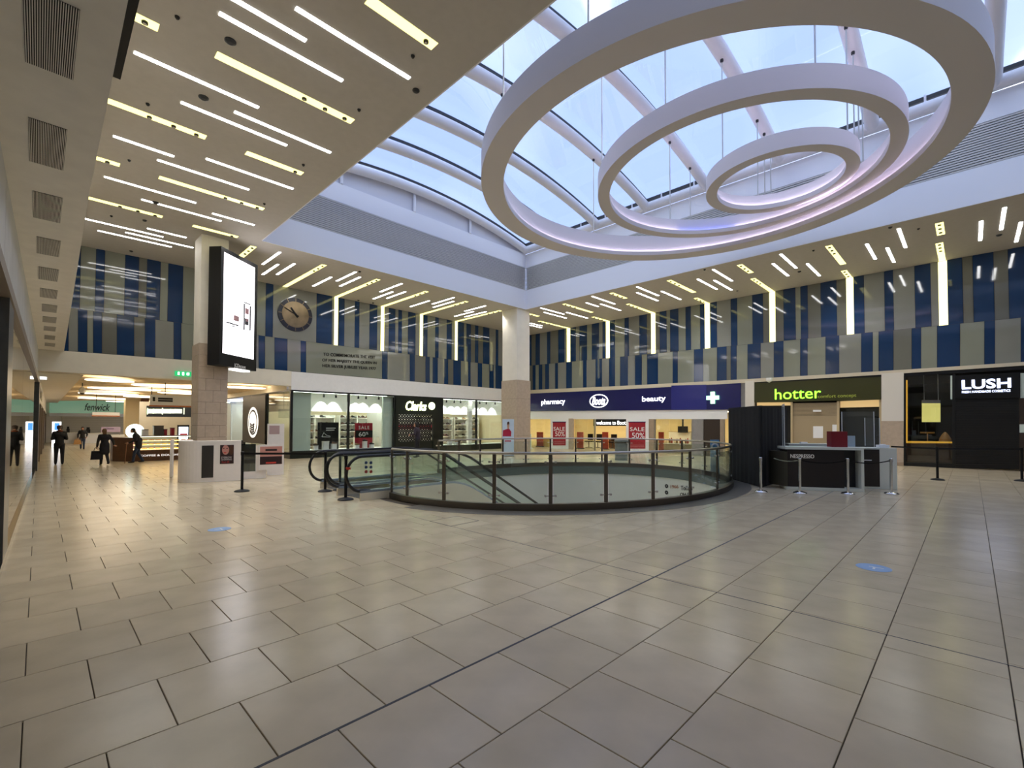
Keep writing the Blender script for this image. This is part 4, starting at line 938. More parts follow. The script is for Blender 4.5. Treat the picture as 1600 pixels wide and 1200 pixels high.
# ---- passage beyond the far wall: timber wave ceiling, far store -----------------------------
pc = bx('ceiling_passage', (-.8, YA+.48, 3.78), (GX0, 58, 3.85), MATS['cream'], kind='structure')
mat('timberlight', '#ead6b4', .5, var=.12, scale=3)
bx('side_soffit', (-.5, YA+.48, 3.47), (1.15, 57, 3.78), MATS['cream'], pc)
for i in range(62):
    y = YA+.7+i*.48; xs = [1.2+(GX0-1.25)*k/20 for k in range(21)]
    z = lambda x: 3.58+.07*math.sin(x*.95+i*.17)
    q = MB()
    for u, v in zip(xs, xs[1:]): q.prism([(u, y, z(u)), (v, y, z(v)), (v, y, z(v)+.1), (u, y, z(u)+.1)], (0, .10, 0))
    q.build('timber_slat', MATS['timberlight'], pc)
mat('lens_light', '#fff6e0', .4, emit=2.0, ecol='#fff0d6')
for i, (x, y, a, b) in enumerate(((4.9, 27.8, 1.9, .9), (3.2, 31.8, 1.5, .9), (6.4, 33.5, 1.6, .9), (3.0, 37.5, 1.4, 1.0), (5.6, 40, 1.7, 1.0), (3.4, 45, 1.5, 1.1), (5.4, 50, 1.6, 1.1), (7.2, 26, 1.0, .6), (2.1, 26, .8, .6))):
    P = [Vector((x+a*math.cos(t), y+b*math.sin(t), 3.47)) for t in [2*math.pi*k/32 for k in range(32)]]
    MB().prism(P, EZ*.03).build('ceiling_lens_light', MATS['lens_light'], label=f'{ORD[i]} glowing oval ceiling light in the timber passage ceiling, from the hall', cat='ceiling light', group='oval passage lights')
fw = bx('wall_passage_end', (-1, 58, 0), (GX0+2, 58.2, 3.8), MATS['cream'], kind='structure')
mat('glassgreen', '#7fa68c', .15, emit=.25, ecol='#7fa68c'); mat('shutterpale', '#c9c2b0', .5)
a, b = AY(77, 645, 57.9), AY(195, 627, 57.9)
ds = thing('department_store_front', 'far store front with pale green glass fascia and closed shutter', 'shop front', ((a.x+b.x)/2, 57.9, 0))
bx('fascia', (a.x, 57.85, a.z), (b.x, 57.95, b.z), MATS['glassgreen'], ds); bx('white_band', (a.x, 57.8, a.z-.3), (b.x, 57.95, a.z), MATS['paper'], ds)
for i in range(14): z = .02+i*.17; bx('shutter_slat', (AY(97, 660, 57.9).x, 57.88, z), (b.x, 57.93, z+.16), MATS['shutterpale'], ds)
bx('head_light', (a.x, 57.7, b.z), (b.x, 57.9, b.z+.12), MATS['letterwhite'], ds)
p0, p1 = AY(132, 641.5, 57.8), AY(172, 631, 57.8); text('lettering', 'fenwick', MATS['print_black'], ds, p0, EX, EZ, p1.x-p0.x, p1.z-p0.z, .04, shear=.3, bold=.01)
mat('beigepillar', '#d8c49a', .5); mat('brownpillar', '#6a3b22', .45)
a, b = AY(195, 690, 44), AY(219, 690, 44); bx('passage_pillar', (a.x, 44, 0), (b.x, 45, 3.78), MATS['beigepillar'], label='beige square pillar in the passage beyond the coffee counter', cat='pillar')
a, b = AY(219.5, 690, 44), AY(231, 690, 44); bx('passage_pillar', (a.x, 43.8, 0), (b.x, 44.6, 3.78), MATS['brownpillar'], label='dark brown pillar beside the beige pillar in the passage', cat='pillar')
# counters and things in front of the far store
a, b = AY(100, 692, 50), AY(122, 675, 50)
for i, (x0, x1, yt) in enumerate(((96, 122, 676), (124, 160, 677))):
    a, b = G(x0, 693), G(x1, 693); zt_ = AY(x0, yt, a.y).z
    c_ = thing('service_counter', ('white service counter far down the passage, beside the left wall', 'white service counter in the middle of the far passage')[i], 'counter', ((a.x+b.x)/2, a.y, 0)); bx('body', (a.x, a.y, 0), (b.x, a.y+1, zt_-.06), MATS['paper'], c_); bx('top', (a.x-.05, a.y-.05, zt_-.06), (b.x+.05, a.y+1.05, zt_), MATS['shelfwhite'], c_)
    MB().box((a.x+.3*(b.x-a.x), a.y+.3, zt_+.001), (a.x+.5*(b.x-a.x), a.y+.6, zt_+.32)).box((a.x+.33*(b.x-a.x), a.y+.34, zt_+.30), (a.x+.47*(b.x-a.x), a.y+.5, zt_+.5)).build('till', MATS['black'], label=('black till on the far left service counter', 'black till on the middle far service counter')[i], cat='till')
mat('adblue', '#3f7fd0', .4, emit=1.0); mat('adwhite', '#ffffff', .4, emit=1.0)
a, b = AY(81, 683, 46), AY(96, 659, 46); r = thing('poster_screen', 'white poster screen with a blue picture far down the passage', 'screen', ((a.x+b.x)/2, 46, 0)); bx('cabinet', (a.x, 46, 0), (b.x, 46.2, b.z), MATS['adwhite'], r); c0, c1 = AY(85, 672, 45.98), AY(93, 661, 45.98); bx('picture', (c0.x, 45.97, c0.z), (c1.x, 46.0, c1.z), MATS['adblue'], r)
# hanging signs, dome camera
mat('orange_edge', '#c0703c', .5)
def hang_sign(x0, y0, x1, y1, Y, label, lines, rods):
    a, b = AY(x0, y1, Y), AY(x1, y0, Y); r = thing('hanging_sign', label, 'sign', ((a.x+b.x)/2, Y, a.z)); bx('board', (a.x, Y-.04, a.z+.06), (b.x, Y+.04, b.z), MATS['paper'], r); bx('orange_edge', (a.x-.02, Y-.05, a.z), (b.x+.02, Y+.05, a.z+.06), MATS['orange_edge'], r)
    for px in rods: p = AY(px, y0, Y); MB().tube([(p.x, Y, b.z), (p.x, Y, 3.78)], .015, 8).build('rod', MATS['darkgrey'], r)
    return r
r = hang_sign(234, 619, 299, 635, 26.2, 'white hanging direction sign with orange edge over the coffee counter', None, (258,))
for k in range(2): MB().lathe(AY(240.5, 622+k*3.2, 26.15), [(.05, 0), (.05, .004)], 14, (0, -1, 0)).build('arrow_disc', MATS['print_black'], r); q0, q1 = AY(247, 624+k*3.4, 26.15), AY(270, 622+k*3.4, 26.15); bx('caption_line', (q0.x, 26.152, q0.z), (q1.x, 26.158, q1.z), MATS['darkgrey'], r)
hang_sign(144, 644.5, 187, 650.5, 40, 'distant hanging sign with orange edge far down the passage', None, (150, 180))
p = AY(128.5, 612, 30); r = thing('dome_camera', 'white dome camera hanging from the passage ceiling', 'camera', (p.x, 30, p.z)); MB().tube([(p.x, 30, p.z+.25), (p.x, 30, 3.78)], .02, 8).build('stem', MATS['darkgrey'], r); MB().lathe((p.x, 30, p.z), [(.02, -.1), (.09, -.07), (.13, 0), (.13, .1), (.03, .25)], 18).build('dome', MATS['paper'], r, smooth=40); MB().sphere((p.x, 30, p.z-.05), .09).build('lens_dome', MATS['black'], r, smooth=True)
# lit projecting sign on the left wall
y = 26.0; a = WL(66, 573)
r = thing('projecting_sign', 'slim lit white sign projecting from the left wall at the passage mouth', 'sign', W(25.6, 3.0, .02)); zt_, zb_ = AY(67, 553, 25.6).z, AY(67, 593, 25.6).z
MB().obox(W(25.6, (zt_+zb_)/2, .12), WN*.10, WD*.03, EZ*((zt_-zb_)/2)).build('lightbox', MATS['adwhite'], r); MB().obox(W(25.6, (zt_+zb_)/2, .22), WN*.01, WD*.05, EZ*((zt_-zb_)/2+.03)).build('rim', MATS['steel'], r)

# ---- coffee counter in the passage -----------------------------------------------------------
A, Bp = G(205, 721), G(300, 718); Yc = (A.y+Bp.y)/2; x0 = AY(180, 700, Yc).x; x1 = AY(330, 700, Yc).x
ztop = AY(220, 682, Yc).z
cf = thing('coffee_counter', 'brown coffee and doughnut counter with lit glass display in the passage', 'counter', ((x0+x1)/2, Yc, 0))
zm_ = AY(240, 703, Yc).z
mat('counterbrown', '#5c3a1e', .4, var=.2, scale=5); mat('display_lit', '#ffe9b8', .5, emit=1.8, ecol='#ffd99a')
bx('front', (x0+.6, Yc, .003), (x1, Yc+.8, zm_), MATS['counterbrown'], cf)
MB().prism([(x0, Yc+2.0, .003), (x0, Yc+1.0, .003), (x0+.6, Yc, .003), (x0+.6, Yc+2.0, .003)], EZ*(ztop-.05)).build('end_panel', MATS['counterbrown'], cf)
for k in range(3): z = zm_+.02+k*(ztop-zm_-.05)/3; bx('display_shelf', (x0+.65, Yc+.1, z), (x1, Yc+.7, z+.02), MATS['display_lit'], cf)
bx('display_glass', (x0+.62, Yc+.02, zm_), (x1, Yc+.03, ztop), MATS['glass_clear'], cf); bx('display_top', (x0+.6, Yc, ztop), (x1, Yc+.8, ztop+.03), MATS['counterbrown'], cf)
bx('display_light', (x0+.65, Yc+.05, ztop-.03), (x1, Yc+.09, ztop-.005), MATS['lens_light'], cf)
q0, q1 = AY(224, 713.5, Yc), AY(268, 709, Yc); text('lettering', 'COFFEE & DOUGHNUTS', MATS['emblemwhite'], cf, Vector((q0.x-.12, Yc-.002, q0.z)), EX, EZ, (q1.x-q0.x)*1.75, q1.z-q0.z, .02, bold=.006)
mat('dough', '#c98b4a', .6, var=.3, scale=6); dm = None
for k in range(3):
    for j in range(10):
        z = zm_+.042+k*(ztop-zm_-.05)/3; x = x0+.8+j*.24
        if dm is None:
            q = MB().tube([(.07*math.cos(t), .07*math.sin(t), .03) for t in [2*math.pi*i/14 for i in range(14)]], .03, 8, closed=True); dm = bpy.data.meshes.new('doughnut'); dm.from_pydata(q.v, [], q.f); dm.materials.append(MATS['dough'])
        o = bpy.data.objects.new('doughnut', dm); COL.objects.link(o); o.location = (x, Yc+.35, z-.02); setp(o, f'{ORD[j]} doughnut from the left on the {("bottom", "middle", "top")[k]} shelf of the lit counter display', 'doughnut', 'doughnuts in the display')
for i, (px, py, m, w, h, nm, lab, cat) in enumerate(((226, 682, 'paper', .22, .25, 'price_card', 'white price card standing on the coffee counter', 'card'), (247, 682, 'darksteel', .36, .42, 'coffee_machine', 'grey coffee machine on the coffee counter', 'coffee machine'), (258, 681, 'red', .10, .26, 'red_box', 'red box beside the coffee machine on the counter', 'box'), (269, 681, 'red', .13, .32, 'red_canister', 'red canister at the right of the coffee counter', 'canister'))):
    p = AY(px, py, Yc+.4); r = thing(nm, lab, cat, (p.x, Yc+.4, ztop+.031)); bx('body', (p.x-w/2, Yc+.25, ztop+.031), (p.x+w/2, Yc+.55, ztop+.031+h), MATS[m], r); bx('lid', (p.x-w/2-.01, Yc+.24, ztop+.031+h), (p.x+w/2+.01, Yc+.56, ztop+.06+h), MATS['darkgrey'], r)
p = AY(211, 674, Yc+1.0); r = thing('round_light_sign', 'round glowing white sign behind the man at the coffee counter', 'sign', (p.x, Yc+1.0, ztop-.05)); MB().lathe((p.x, Yc+1.0, p.z), [(.33, -.05), (.33, .05)], 28, (0, -1, 0)).build('disc', mat('roundlit', '#ffffff', .4, emit=2.2, ecol='#e8fff0'), r); MB().tube([(p.x, Yc+1, ztop-.05), (p.x, Yc+1, p.z-.32)], .03, 8).build('stand', MATS['steel'], r)
a, b = AY(229, 651, 30.5), AY(300, 635.5, 30.5); r = thing('kiosk_sign', 'dark overhead sign with glowing letters behind the coffee counter', 'sign', ((a.x+b.x)/2, 30.5, a.z)); bx('board', (a.x, 30.5, a.z), (b.x+.6, 30.6, b.z), mat('signnavy', '#1d2a38', .4), r)
for px, w in ((230.5, .04), (235.5, .3), (241.5, .16), (248, .26), (253.8, .05), (260.5, .34), (269, .2), (278.5, .34), (287.5, .05)):
    q = AY(px, 642.5, 30.48); MB().obox(q, EX*(w/2), EZ*(.17 if w < .1 else .12), EY*.01).build('glowing_letter', mat('kioskletter', '#e4f0d8', .4, emit=.6), r)
for xx in (a.x+.2, b.x+.3): MB().tube([(xx, 30.55, b.z), (xx, 30.55, 3.78)], .02, 8).build('rod', MATS['darkgrey'], r)
bx('wall_kiosk', (a.x, 33, 0), (GX0, 33.1, 2.9), MATS['cream'], kind='structure')
a, b = AY(279, 690, 29.0), AY(294, 667, 29.0); r = thing('advert_screen', 'bright advert screen right of the coffee counter, with a red and white picture', 'screen', ((a.x+b.x)/2, 29, 0)); bx('cabinet', (a.x-.05, 29, 0), (b.x+.05, 29.12, b.z+.1), MATS['black'], r); bx('picture', (a.x, 28.985, a.z), (b.x, 29.0, b.z), mat('adpale', '#cfe4ff', .4, emit=1.1), r); q = AY(287, 680, 28.98); MB().obox(q, EX*.16, EZ*.09, EY*.004).build('picture_detail', MATS['red'], r)
# purple stand
p = G(168, 707); zt_ = AY(160, 667, p.y).z; r = thing('purple_stand', 'white and purple promotion stand in the passage', 'stand', p); bx('panel', (p.x-.35, p.y, 0), (p.x+.75, p.y+.1, zt_-.45), MATS['paper'], r); bx('header', (p.x-.3, p.y-.02, zt_-.3), (p.x+.55, p.y+.1, zt_), mat('lilac', '#cdbbe0', .5), r); bx('counter', (p.x-.3, p.y+.1, 0), (p.x+1.2, p.y+.7, .85), mat('pinkcard', '#d7a3b8', .5), r)
q0, q1 = AY(163, 671, p.y-.03), AY(178, 668.3, p.y-.03); text('lettering', 'vCheese', mat('purple', '#5a2f86', .5), r, q0, EX, EZ, (q1.x-q0.x), q1.z-q0.z, .01)
for k, s in ((0, -.28), (1, .5)): bx('support', (p.x+s, p.y, zt_-.46), (p.x+s+.04, p.y+.05, zt_-.29), MATS['steel'], r)
# ================================================================== RIGHT-HAND SHOPS (plane X = XB)
def rB(x0, y0, x1, y1, X=XB):
    """photo box -> (y_left, y_right, z_top, z_bottom) on plane X"""
    a, b = AX(x0, y0, X), AX(x1, y0, X); c, d = AX(x0, y1, X), AX(x1, y1, X)
    return (a.y, b.y, (a.z+b.z)/2, (c.z+d.z)/2)
def pB(name, box, m, parent=None, X=XB, d=.05, quad=True, **k):
    """slab on plane X following the photo box corners; box = x0,ytl,ybl,x1,ytr,ybr"""
    x0, t0, b0, x1, t1, b1 = box
    P = [AX(x0, b0, X), AX(x1, b1, X), AX(x1, t1, X), AX(x0, t0, X)]; P = [p if p.z > .003 else Vector((p.x, p.y, .003)) for p in P]
    return MB().prism(P, (-d, 0, 0)).build(name, MATS[m] if isinstance(m, str) else m, parent, **k)
def tB(body, x0, y0, x1, y1, m, parent, X, d=.02, **k):
    """lettering on plane X; baseline box x0,y1 -> x1"""
    p, q, t = AX(x0, y1, X), AX(x1, y1, X), AX(x0, y0, X)
    return text('lettering', body, MATS[m], parent, p, -EY, EZ, abs(p.y-q.y), t.z-p.z, d, **k)
# side walls, ceiling and back of the shop row
bk = struct_empty('wall_shop_row', (29, 8, 0))
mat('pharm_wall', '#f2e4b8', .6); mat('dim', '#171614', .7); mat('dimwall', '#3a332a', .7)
bx('back_wall', (33, 8.8, 0), (33.1, 25.2, 2.6), MATS['pharm_wall'], bk); bx('back_wall', (31.5, -12, 0), (31.6, 8.7, 3.8), MATS['dimwall'], bk)
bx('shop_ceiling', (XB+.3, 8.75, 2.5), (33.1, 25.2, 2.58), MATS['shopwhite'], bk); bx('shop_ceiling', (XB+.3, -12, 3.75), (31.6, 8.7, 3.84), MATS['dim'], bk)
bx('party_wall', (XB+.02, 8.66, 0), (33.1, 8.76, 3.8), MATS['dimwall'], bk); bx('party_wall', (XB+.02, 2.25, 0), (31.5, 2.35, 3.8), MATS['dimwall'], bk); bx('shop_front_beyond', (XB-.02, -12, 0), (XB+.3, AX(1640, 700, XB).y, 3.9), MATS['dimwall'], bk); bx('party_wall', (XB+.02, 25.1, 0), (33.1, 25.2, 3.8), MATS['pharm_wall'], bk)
bx('shop_floor', (XB, -12, -.011), (33, 25, .004), mat('shopfloor', '#a99b80', .35), bk)
for i, (x, y) in enumerate([(x, y) for x in (27, 30) for y in (10.5, 13.5, 16.5, 19.5, 22.5)]):
    bx('ceiling_panel_light', (x, y, 2.47), (x+.6, y+1.2, 2.499), MATS['tube_warm'], label=f'{ORD[i]} warm ceiling panel inside the pharmacy', cat='ceiling light', group='pharmacy ceiling panels')

# ---- pharmacy ----
bf = thing('shop_fascia', 'navy pharmacy fascia with white lettering, oval emblem and green cross', 'shop sign', (XB, 15.5, 2.4))
pB('fascia_panel', (818, 614.5, 642.5, 1158, 598, 640), 'navy', bf, XB-.05, .08)
pB('white_lintel', (818, 642.5, 655, 1137, 640.5, 655), 'paper', bf, XB-.02, .06)
mat('letterlit', '#ffffff', .4, emit=1.4)
FX = XB-.135
tB('pharmacy', 846, 624.5, 883, 634.5, 'letterlit', bf, FX, bold=.004); tB('beauty', 1003.5, 619.5, 1040, 630, 'letterlit', bf, FX, bold=.004)
c = AX(935.5, 626.5, FX); ry, rz = abs(AX(921, 626, FX).y-AX(950, 626, FX).y)/2, (AX(935, 616, FX).z-AX(935, 637, FX).z)/2
def ellB(k, x, m, nm, kz=None):
    kz = kz or k; P = [Vector((x, c.y+ry*k*math.cos(a), c.z+rz*kz*math.sin(a))) for a in [2*math.pi*i/40 for i in range(40)]]; MB().prism(P, (-.012, 0, 0)).build(nm, m, bf)
ellB(1, FX, MATS['letterlit'], 'emblem_ring'); ellB(.90, FX-.012, MATS['navy'], 'emblem_field', .87)
q0, q1, q2 = AX(925, 633, FX-.024), AX(946, 633, FX-.024), AX(925, 620.5, FX-.024); text('emblem_script', 'Boots', MATS['letterlit'], bf, q0, -EY, EZ, abs(q0.y-q1.y), q2.z-q0.z, .015, shear=.35, bold=.02)
mat('crossgreen', '#baf5cf', .4, emit=1.3, ecol='#a8f0c0'); cc_ = AX(1114, 621.5, FX-.05); s = .42*(1)
hw = abs(AX(1104.5, 621, FX).y-AX(1123.5, 621, FX).y)/2
cr = MB(); e = hw*.33; P = [(-e, -hw), (e, -hw), (e, -e), (hw, -e), (hw, e), (e, e), (e, hw), (-e, hw), (-e, e), (-hw, e), (-hw, -e), (-e, -e)]
cr.prism([cc_+Vector((0, u, v)) for u, v in P], (-.08, 0, 0)).build('green_cross', MATS['crossgreen'], bf)
pB('pale_navy_panel', (1049, 602.5, 640.5, 1104, 601, 640), mat('navypale', '#23287e', .25), bf, FX, .006)  # flat panel of lighter navy beside the cross
# posters on white boards
def sale_board(x0, x1, yt, yb, px0, px1, pyt, pyb, label, tx):
    X = XB-.06; a = AX((x0+x1)/2, yb, X); r = thing('sale_board', label, 'poster', (X, a.y, .004), 'pharmacy sale boards')
    pB('board', (x0, yt, yb, x1, yt, yb), 'paper', r, X, .05); pB('poster', (px0, pyt, pyb, px1, pyt, pyb), 'red', r, X-.05, .012)
    pB('poster_frame', (px0-.7, pyt-1.2, pyt, px1+.7, pyt-1.2, pyt), 'navy', r, X-.05, .016)
    l = [tB('SALE', px0+tx[0], tx[1], px1-1.5, tx[2], 'paper', r, X-.063, .006), tB('50%', px0+tx[3], tx[4], px1-1.5, tx[5], 'paper', r, X-.063, .006)]
    for k in range(2): pB('small_print', (px0+2, pyb-6+k*2.5, pyb-5+k*2.5, px1-2, pyb-6+k*2.5, pyb-5+k*2.5), mat('pinkprint', '#c86a72', .5), r, X-.062, .004)
sale_board(861, 889, 654, 711, 864, 884, 660, 696, 'white board with the smaller red 50% sale poster, left in the pharmacy front', (1, 667, 673, 3.5, 674, 681.5))
sale_board(979, 1014, 654, 712, 982.5, 1008.5, 660, 701, 'white board with the larger red 50% sale poster, right in the pharmacy front', (2, 667.5, 673.5, 5, 676, 684.5))
# front piers and frames
pf = struct_empty('wall_pharmacy_front', (XB, 15, 0))
mat('tilegrey', '#8f8c8a', .4, var=.08, scale=5); mat('brownglass', '#3b312a', .25)
pB('tiled_pier', (1083, 655, 716, 1100, 655, 716), 'tilegrey', pf, XB, .1); pB('stone_pier', (889, 654, 713, 897, 654, 713), 'stone', pf, XB, .1)
pB('stone_pier', (816, 654, 713, 823, 654, 713), 'stone', pf, XB, .1); pB('stone_pier', (1015, 655, 712, 1023, 655, 712), 'stonedark', pf, XB, .08)
pB('closed_door', (1100, 655, 718, 1128, 655, 718), 'brownglass', pf, XB, .05); pB('door_stile', (1126, 655, 718, 1132, 655, 718), 'stonedark', pf, XB, .08); pB('steel_pole', (1131.5, 655, 718, 1133, 655, 718), 'steel', pf, XB-.2, .05)
for x in (930, 1024, 1082): pB('door_frame', (x-1, 655, 713, x+1, 655, 713), 'steel', pf, XB, .06)
for x0, x1 in ((824, 860), (898, 929), (1025, 1081)): pB('glass_pane', (x0, 655, 712, x1, 655, 712), 'glass_shop', pf, XB+.02, .012)
# hanging welcome sign
X = XB+.5; a = AX(953, 660, X); r = thing('welcome_sign', 'black welcome sign with white lettering hanging inside the pharmacy', 'sign', (X, a.y, a.z-.3))
pB('board', (928, 655, 665.5, 979, 655, 665.5), 'black', r, X, .06); tB('welcome to Boots', 932, 657.5, 980, 663.5, 'letterlit', r, X-.062, .008)
# promo stands, counters and seats inside
def stand(x0, x1, yt, yb, X, m, nm, label, cat, txt=None):
    a, b, t = AX(x0, yb, X), AX(x1, yb, X), AX(x0, yt, X); z0 = .005; r = thing(nm, label, cat, (X, (a.y+b.y)/2, z0)); bx('panel', (X, b.y, z0+.05), (X+.06, a.y, t.z), MATS[m], r); bx('foot', (X-.1, b.y, z0), (X+.16, a.y, z0+.05), MATS['darkgrey'], r)
    if txt: text('lettering', txt, MATS['pinkprint'], r, (X-.002, a.y-.03, t.z-.5), -EY, EZ, abs(a.y-b.y)*.8, .22, .006)
    return r
mat('orangered', '#b5432f', .5)  # orange-red of the promotion stands and some bottles
stand(838.5, 848, 675, 705, XB+1.2, 'orangered', 'promotion_stand', 'first red promotion stand from the left inside the pharmacy', 'stand', '50%')
stand(901.5, 911, 675, 706, XB+1.2, 'orangered', 'promotion_stand', 'second red promotion stand from the left inside the pharmacy', 'stand', '50%')
stand(941, 950, 675, 704, XB+1.6, 'orangered', 'promotion_stand', 'red promotion stand right of the welcome sign centre', 'stand', '50%')
stand(1029, 1037, 675, 705, XB+1.4, 'orangered', 'promotion_stand', 'rightmost red promotion stand inside the pharmacy', 'stand', None)
def block(x0, x1, yt, X, dpt, m, nm, label, cat, mtop=None):
    a, b, t = AX(x0, yt, X), AX(x1, yt, X), AX((x0+x1)/2, yt, X); r = thing(nm, label, cat, (X+dpt/2, (a.y+b.y)/2, .005)); bx('body', (X, b.y, .005), (X+dpt, a.y, t.z-.04), MATS[m], r); bx('top', (X-.03, b.y-.03, t.z-.04), (X+dpt+.03, a.y+.03, t.z), MATS[mtop or m], r); return r
mat('yellowbox', '#e0c46c', .5)
block(848, 858, 685, XB+1.4, .8, 'yellowbox', 'display_cabinet', 'yellow display cabinet beside the left sale board', 'cabinet'); block(1037, 1080, 693, XB+1.2, .9, 'tan', 'display_table', 'cream display table of goods in the right pharmacy bay', 'table', 'shelfwhite')
block(904, 930, 690, XB+3.0, .8, 'shelfwhite', 'display_counter', 'white counter behind the welcome sign', 'counter'); block(951, 978, 686, XB+3.5, .8, 'counterbrown', 'display_counter', 'brown counter behind the right sale board', 'counter'); block(1045, 1078, 674, XB+4, .5, 'shelfwhite', 'shelf_unit', 'cream wall unit deep inside the right pharmacy bay', 'shelf unit', 'tan')
mat('skincare', '#f6e7c2', .5)
for i in range(9):
    y0 = AX(1041+i*4.2, 690, XB+1.5).y; z0 = AX(1058, 693, XB+1.2).z
    MB().lathe((XB+1.5+.1*(i % 2), y0, z0+.001), [(.06, 0), (.06, .14+.05*(i % 3)), (.03, .17+.05*(i % 3)), (.03, .22+.05*(i % 3))], 10).build('bottle', MATS[('skincare', 'shoe_tan', 'orangered')[i % 3]], label=f'{ORD[i]} small bottle from the left on the cream display table', cat='bottle', group='bottles on the display table')
q = AX(1067, 671, XB+3.8); MB().obox(q, EX*.04, EY*.32, EZ*.2).box((q.x-.02, q.y-.05, q.z+.18), (q.x+.02, q.y+.05, 2.5)).build('ceiling_monitor', MATS['black'], label='black monitor hanging in the right pharmacy bay', cat='monitor')
def office_chair(p, label):
    r = thing('swivel_chair', label, 'chair', p); MB().obox(p+EZ*.48, EX*.22, EY*.22, EZ*.04).build('seat', MATS['black'], r); MB().obox(p+EZ*.78+EX*.2, EX*.03, EY*.21, EZ*.22).build('backrest', MATS['black'], r); MB().tube([p+EZ*.08, p+EZ*.45], .03, 8).build('column', MATS['darkgrey'], r)
    for k in range(5): a = 2*math.pi*k/5; MB().tube([p+EZ*.08, p+Vector((.26*math.cos(a), .26*math.sin(a), .03))], .02, 6).build('leg', MATS['darkgrey'], r)
for px, py, lab in ((920, 706, 'black swivel chair left of the welcome sign'), (934, 707, 'black swivel chair under the welcome sign'), (957, 707, 'black swivel chair beside the right sale board')):
    d = ray(px, py); p = AX(px, py, XB+2.2); office_chair(Vector((XB+2.2, p.y, .005)), lab)
p = G(971, 719); r = thing('litter_bin', 'grey cylindrical bin in front of the right sale board', 'bin', p); MB().lathe(p, [(.3, .003), (.3, .85), (.32, .87), (.32, .95), (.25, .98)], 24).build('drum', mat('bingrey', '#7d8484', .4, .3), r, smooth=40); MB().lathe(p, [(.325, .80), (.325, .86)], 24).build('rim_band', MATS['darksteel'], r)
p = G(836, 711); p = Vector((XB-1.0, AX(826, 700, XB-1).y, .0)); r = thing('sanitiser_stand', 'pale green sanitiser stand left of the pharmacy door', 'stand', p); bx('panel', (p.x, p.y-.22, .05), (p.x+.05, p.y+.22, 1.0), MATS['palegreen'], r); bx('foot', (p.x-.15, p.y-.22, .0), (p.x+.2, p.y+.22, .05), MATS['white'], r)
# poster totem in front of the corner column
p = Vector((18.35, 18.15, 0)); p = G(794, 713); zt_ = EYE*(1-(656-664)/(713-664.)); rt = Vector((CR.x, CR.y, 0)).normalized(); nf = -Vector((CF.x, CF.y, 0)).normalized()
p = p+nf*.1; wq = .30
r = thing('poster_totem', 'tall pale blue poster stand with a figure in red, before the corner column', 'poster stand', p); mat('posterpale', '#cfe0ee', .4); mat('posterred', '#b01c3f', .5); mat('posterskin', '#c79a80', .6)
MB().obox(p+EZ*(zt_/2+.02), rt*wq, nf*.03, EZ*(zt_/2-.02)).build('board', MATS['posterpale'], r); MB().obox(p+EZ*.015, rt*wq*1.1, nf*.15, EZ*.012).build('foot', MATS['steel'], r)
def flat(par, nm, m, c0, poly, k=1): MB().prism([c0+rt*(x*wq)+EZ*(z*zt_)+nf*.032 for x, z in poly], nf*.004).build(nm, MATS[m], par)
flat(r, 'printed_figure', 'posterred', p, [(-.95, .54), (.5, .54), (.55, .66), (.2, .74), (-.2, .74), (-.9, .70)]); flat(r, 'printed_face', 'posterskin', p, [(-.12, .74), (.12, .74), (.2, .82), (.15, .88), (-.15, .88), (-.2, .82)]); flat(r, 'printed_hair', 'shoe_brown', p, [(-.2, .85), (.2, .85), (.2, .92), (0, .94), (-.2, .91)]); flat(r, 'printed_caption', 'posterred', p, [(-.6, .40), (.5, .40), (.5, .43), (-.6, .43)])
# blue banner beyond the void
p = G(1117, 741); zt_ = EYE*(1-(688-665)/(741-665.)); r = thing('floor_banner', 'blue and white banner stand beyond the right end of the void', 'banner', p)
w_ = (AX(1126, 700, p.x).y-AX(1108, 700, p.x).y)/2; w_ = abs(w_)*.75
mat('bannerblue', '#5f9fd6', .4)
MB().obox(p+EZ*(zt_*.75), rt*w_, nf*.02, EZ*(zt_*.25)).build('upper_panel', MATS['bannerblue'], r); MB().obox(p+EZ*(zt_*.26), rt*w_, nf*.02, EZ*(zt_*.24)).build('lower_panel', MATS['posterpale'], r); MB().obox(p+EZ*.015, rt*w_, nf*.12, EZ*.012).build('foot', MATS['steel'], r)
MB().lathe(p+EZ*(zt_*.8)+nf*.02, [(.13, 0), (.13, .005)], 24, nf).build('round_symbol', MATS['paper'], r); MB().lathe(p+EZ*(zt_*.8)+nf*.025, [(.08, 0), (.08, .005)], 24, nf).build('round_symbol_centre', MATS['bannerblue'], r)

# ---- olive comfort shoe shop ----
pr = struct_empty('wall_pier_row', (XB, 5, 0)); mat('pierwhite', '#e3ddd2', .55)
pB('pier_upper', (1158.5, 597, 655, 1166, 597, 655), 'tilegrey', pr, XB, .06); pB('pier_upper', (1166, 596, 656, 1180, 595, 656), 'pierwhite', pr, XB, .16); pB('pier_lower', (1166, 656, 722, 1180, 656, 722), 'stone', pr, XB, .18)
pB('pier_upper', (1378, 584, 658, 1412.5, 582, 658), 'pierwhite', pr, XB, .16); pB('pier_lower', (1378, 658, 722, 1412.5, 658, 722), 'stone', pr, XB, .18); pB('pier_base', (1378, 722, 728.5, 1412.5, 722, 730), 'stonedark', pr, XB, .2)
hs = thing('shop_fascia', 'dark olive shop fascia with bright green lower case lettering', 'shop sign', (XB, 5.1, 2.7)); mat('olive', '#3a3a12', .4); mat('lime', '#9dff3c', .4, emit=1.5, ecol='#8cf23a')
pB('head_box', (1179, 594, 599, 1378, 584, 590), 'frameblk', hs, XB-.03, .05); pB('fascia_panel', (1180, 599, 629, 1377, 589, 624.5), 'olive', hs, XB-.03, .1)
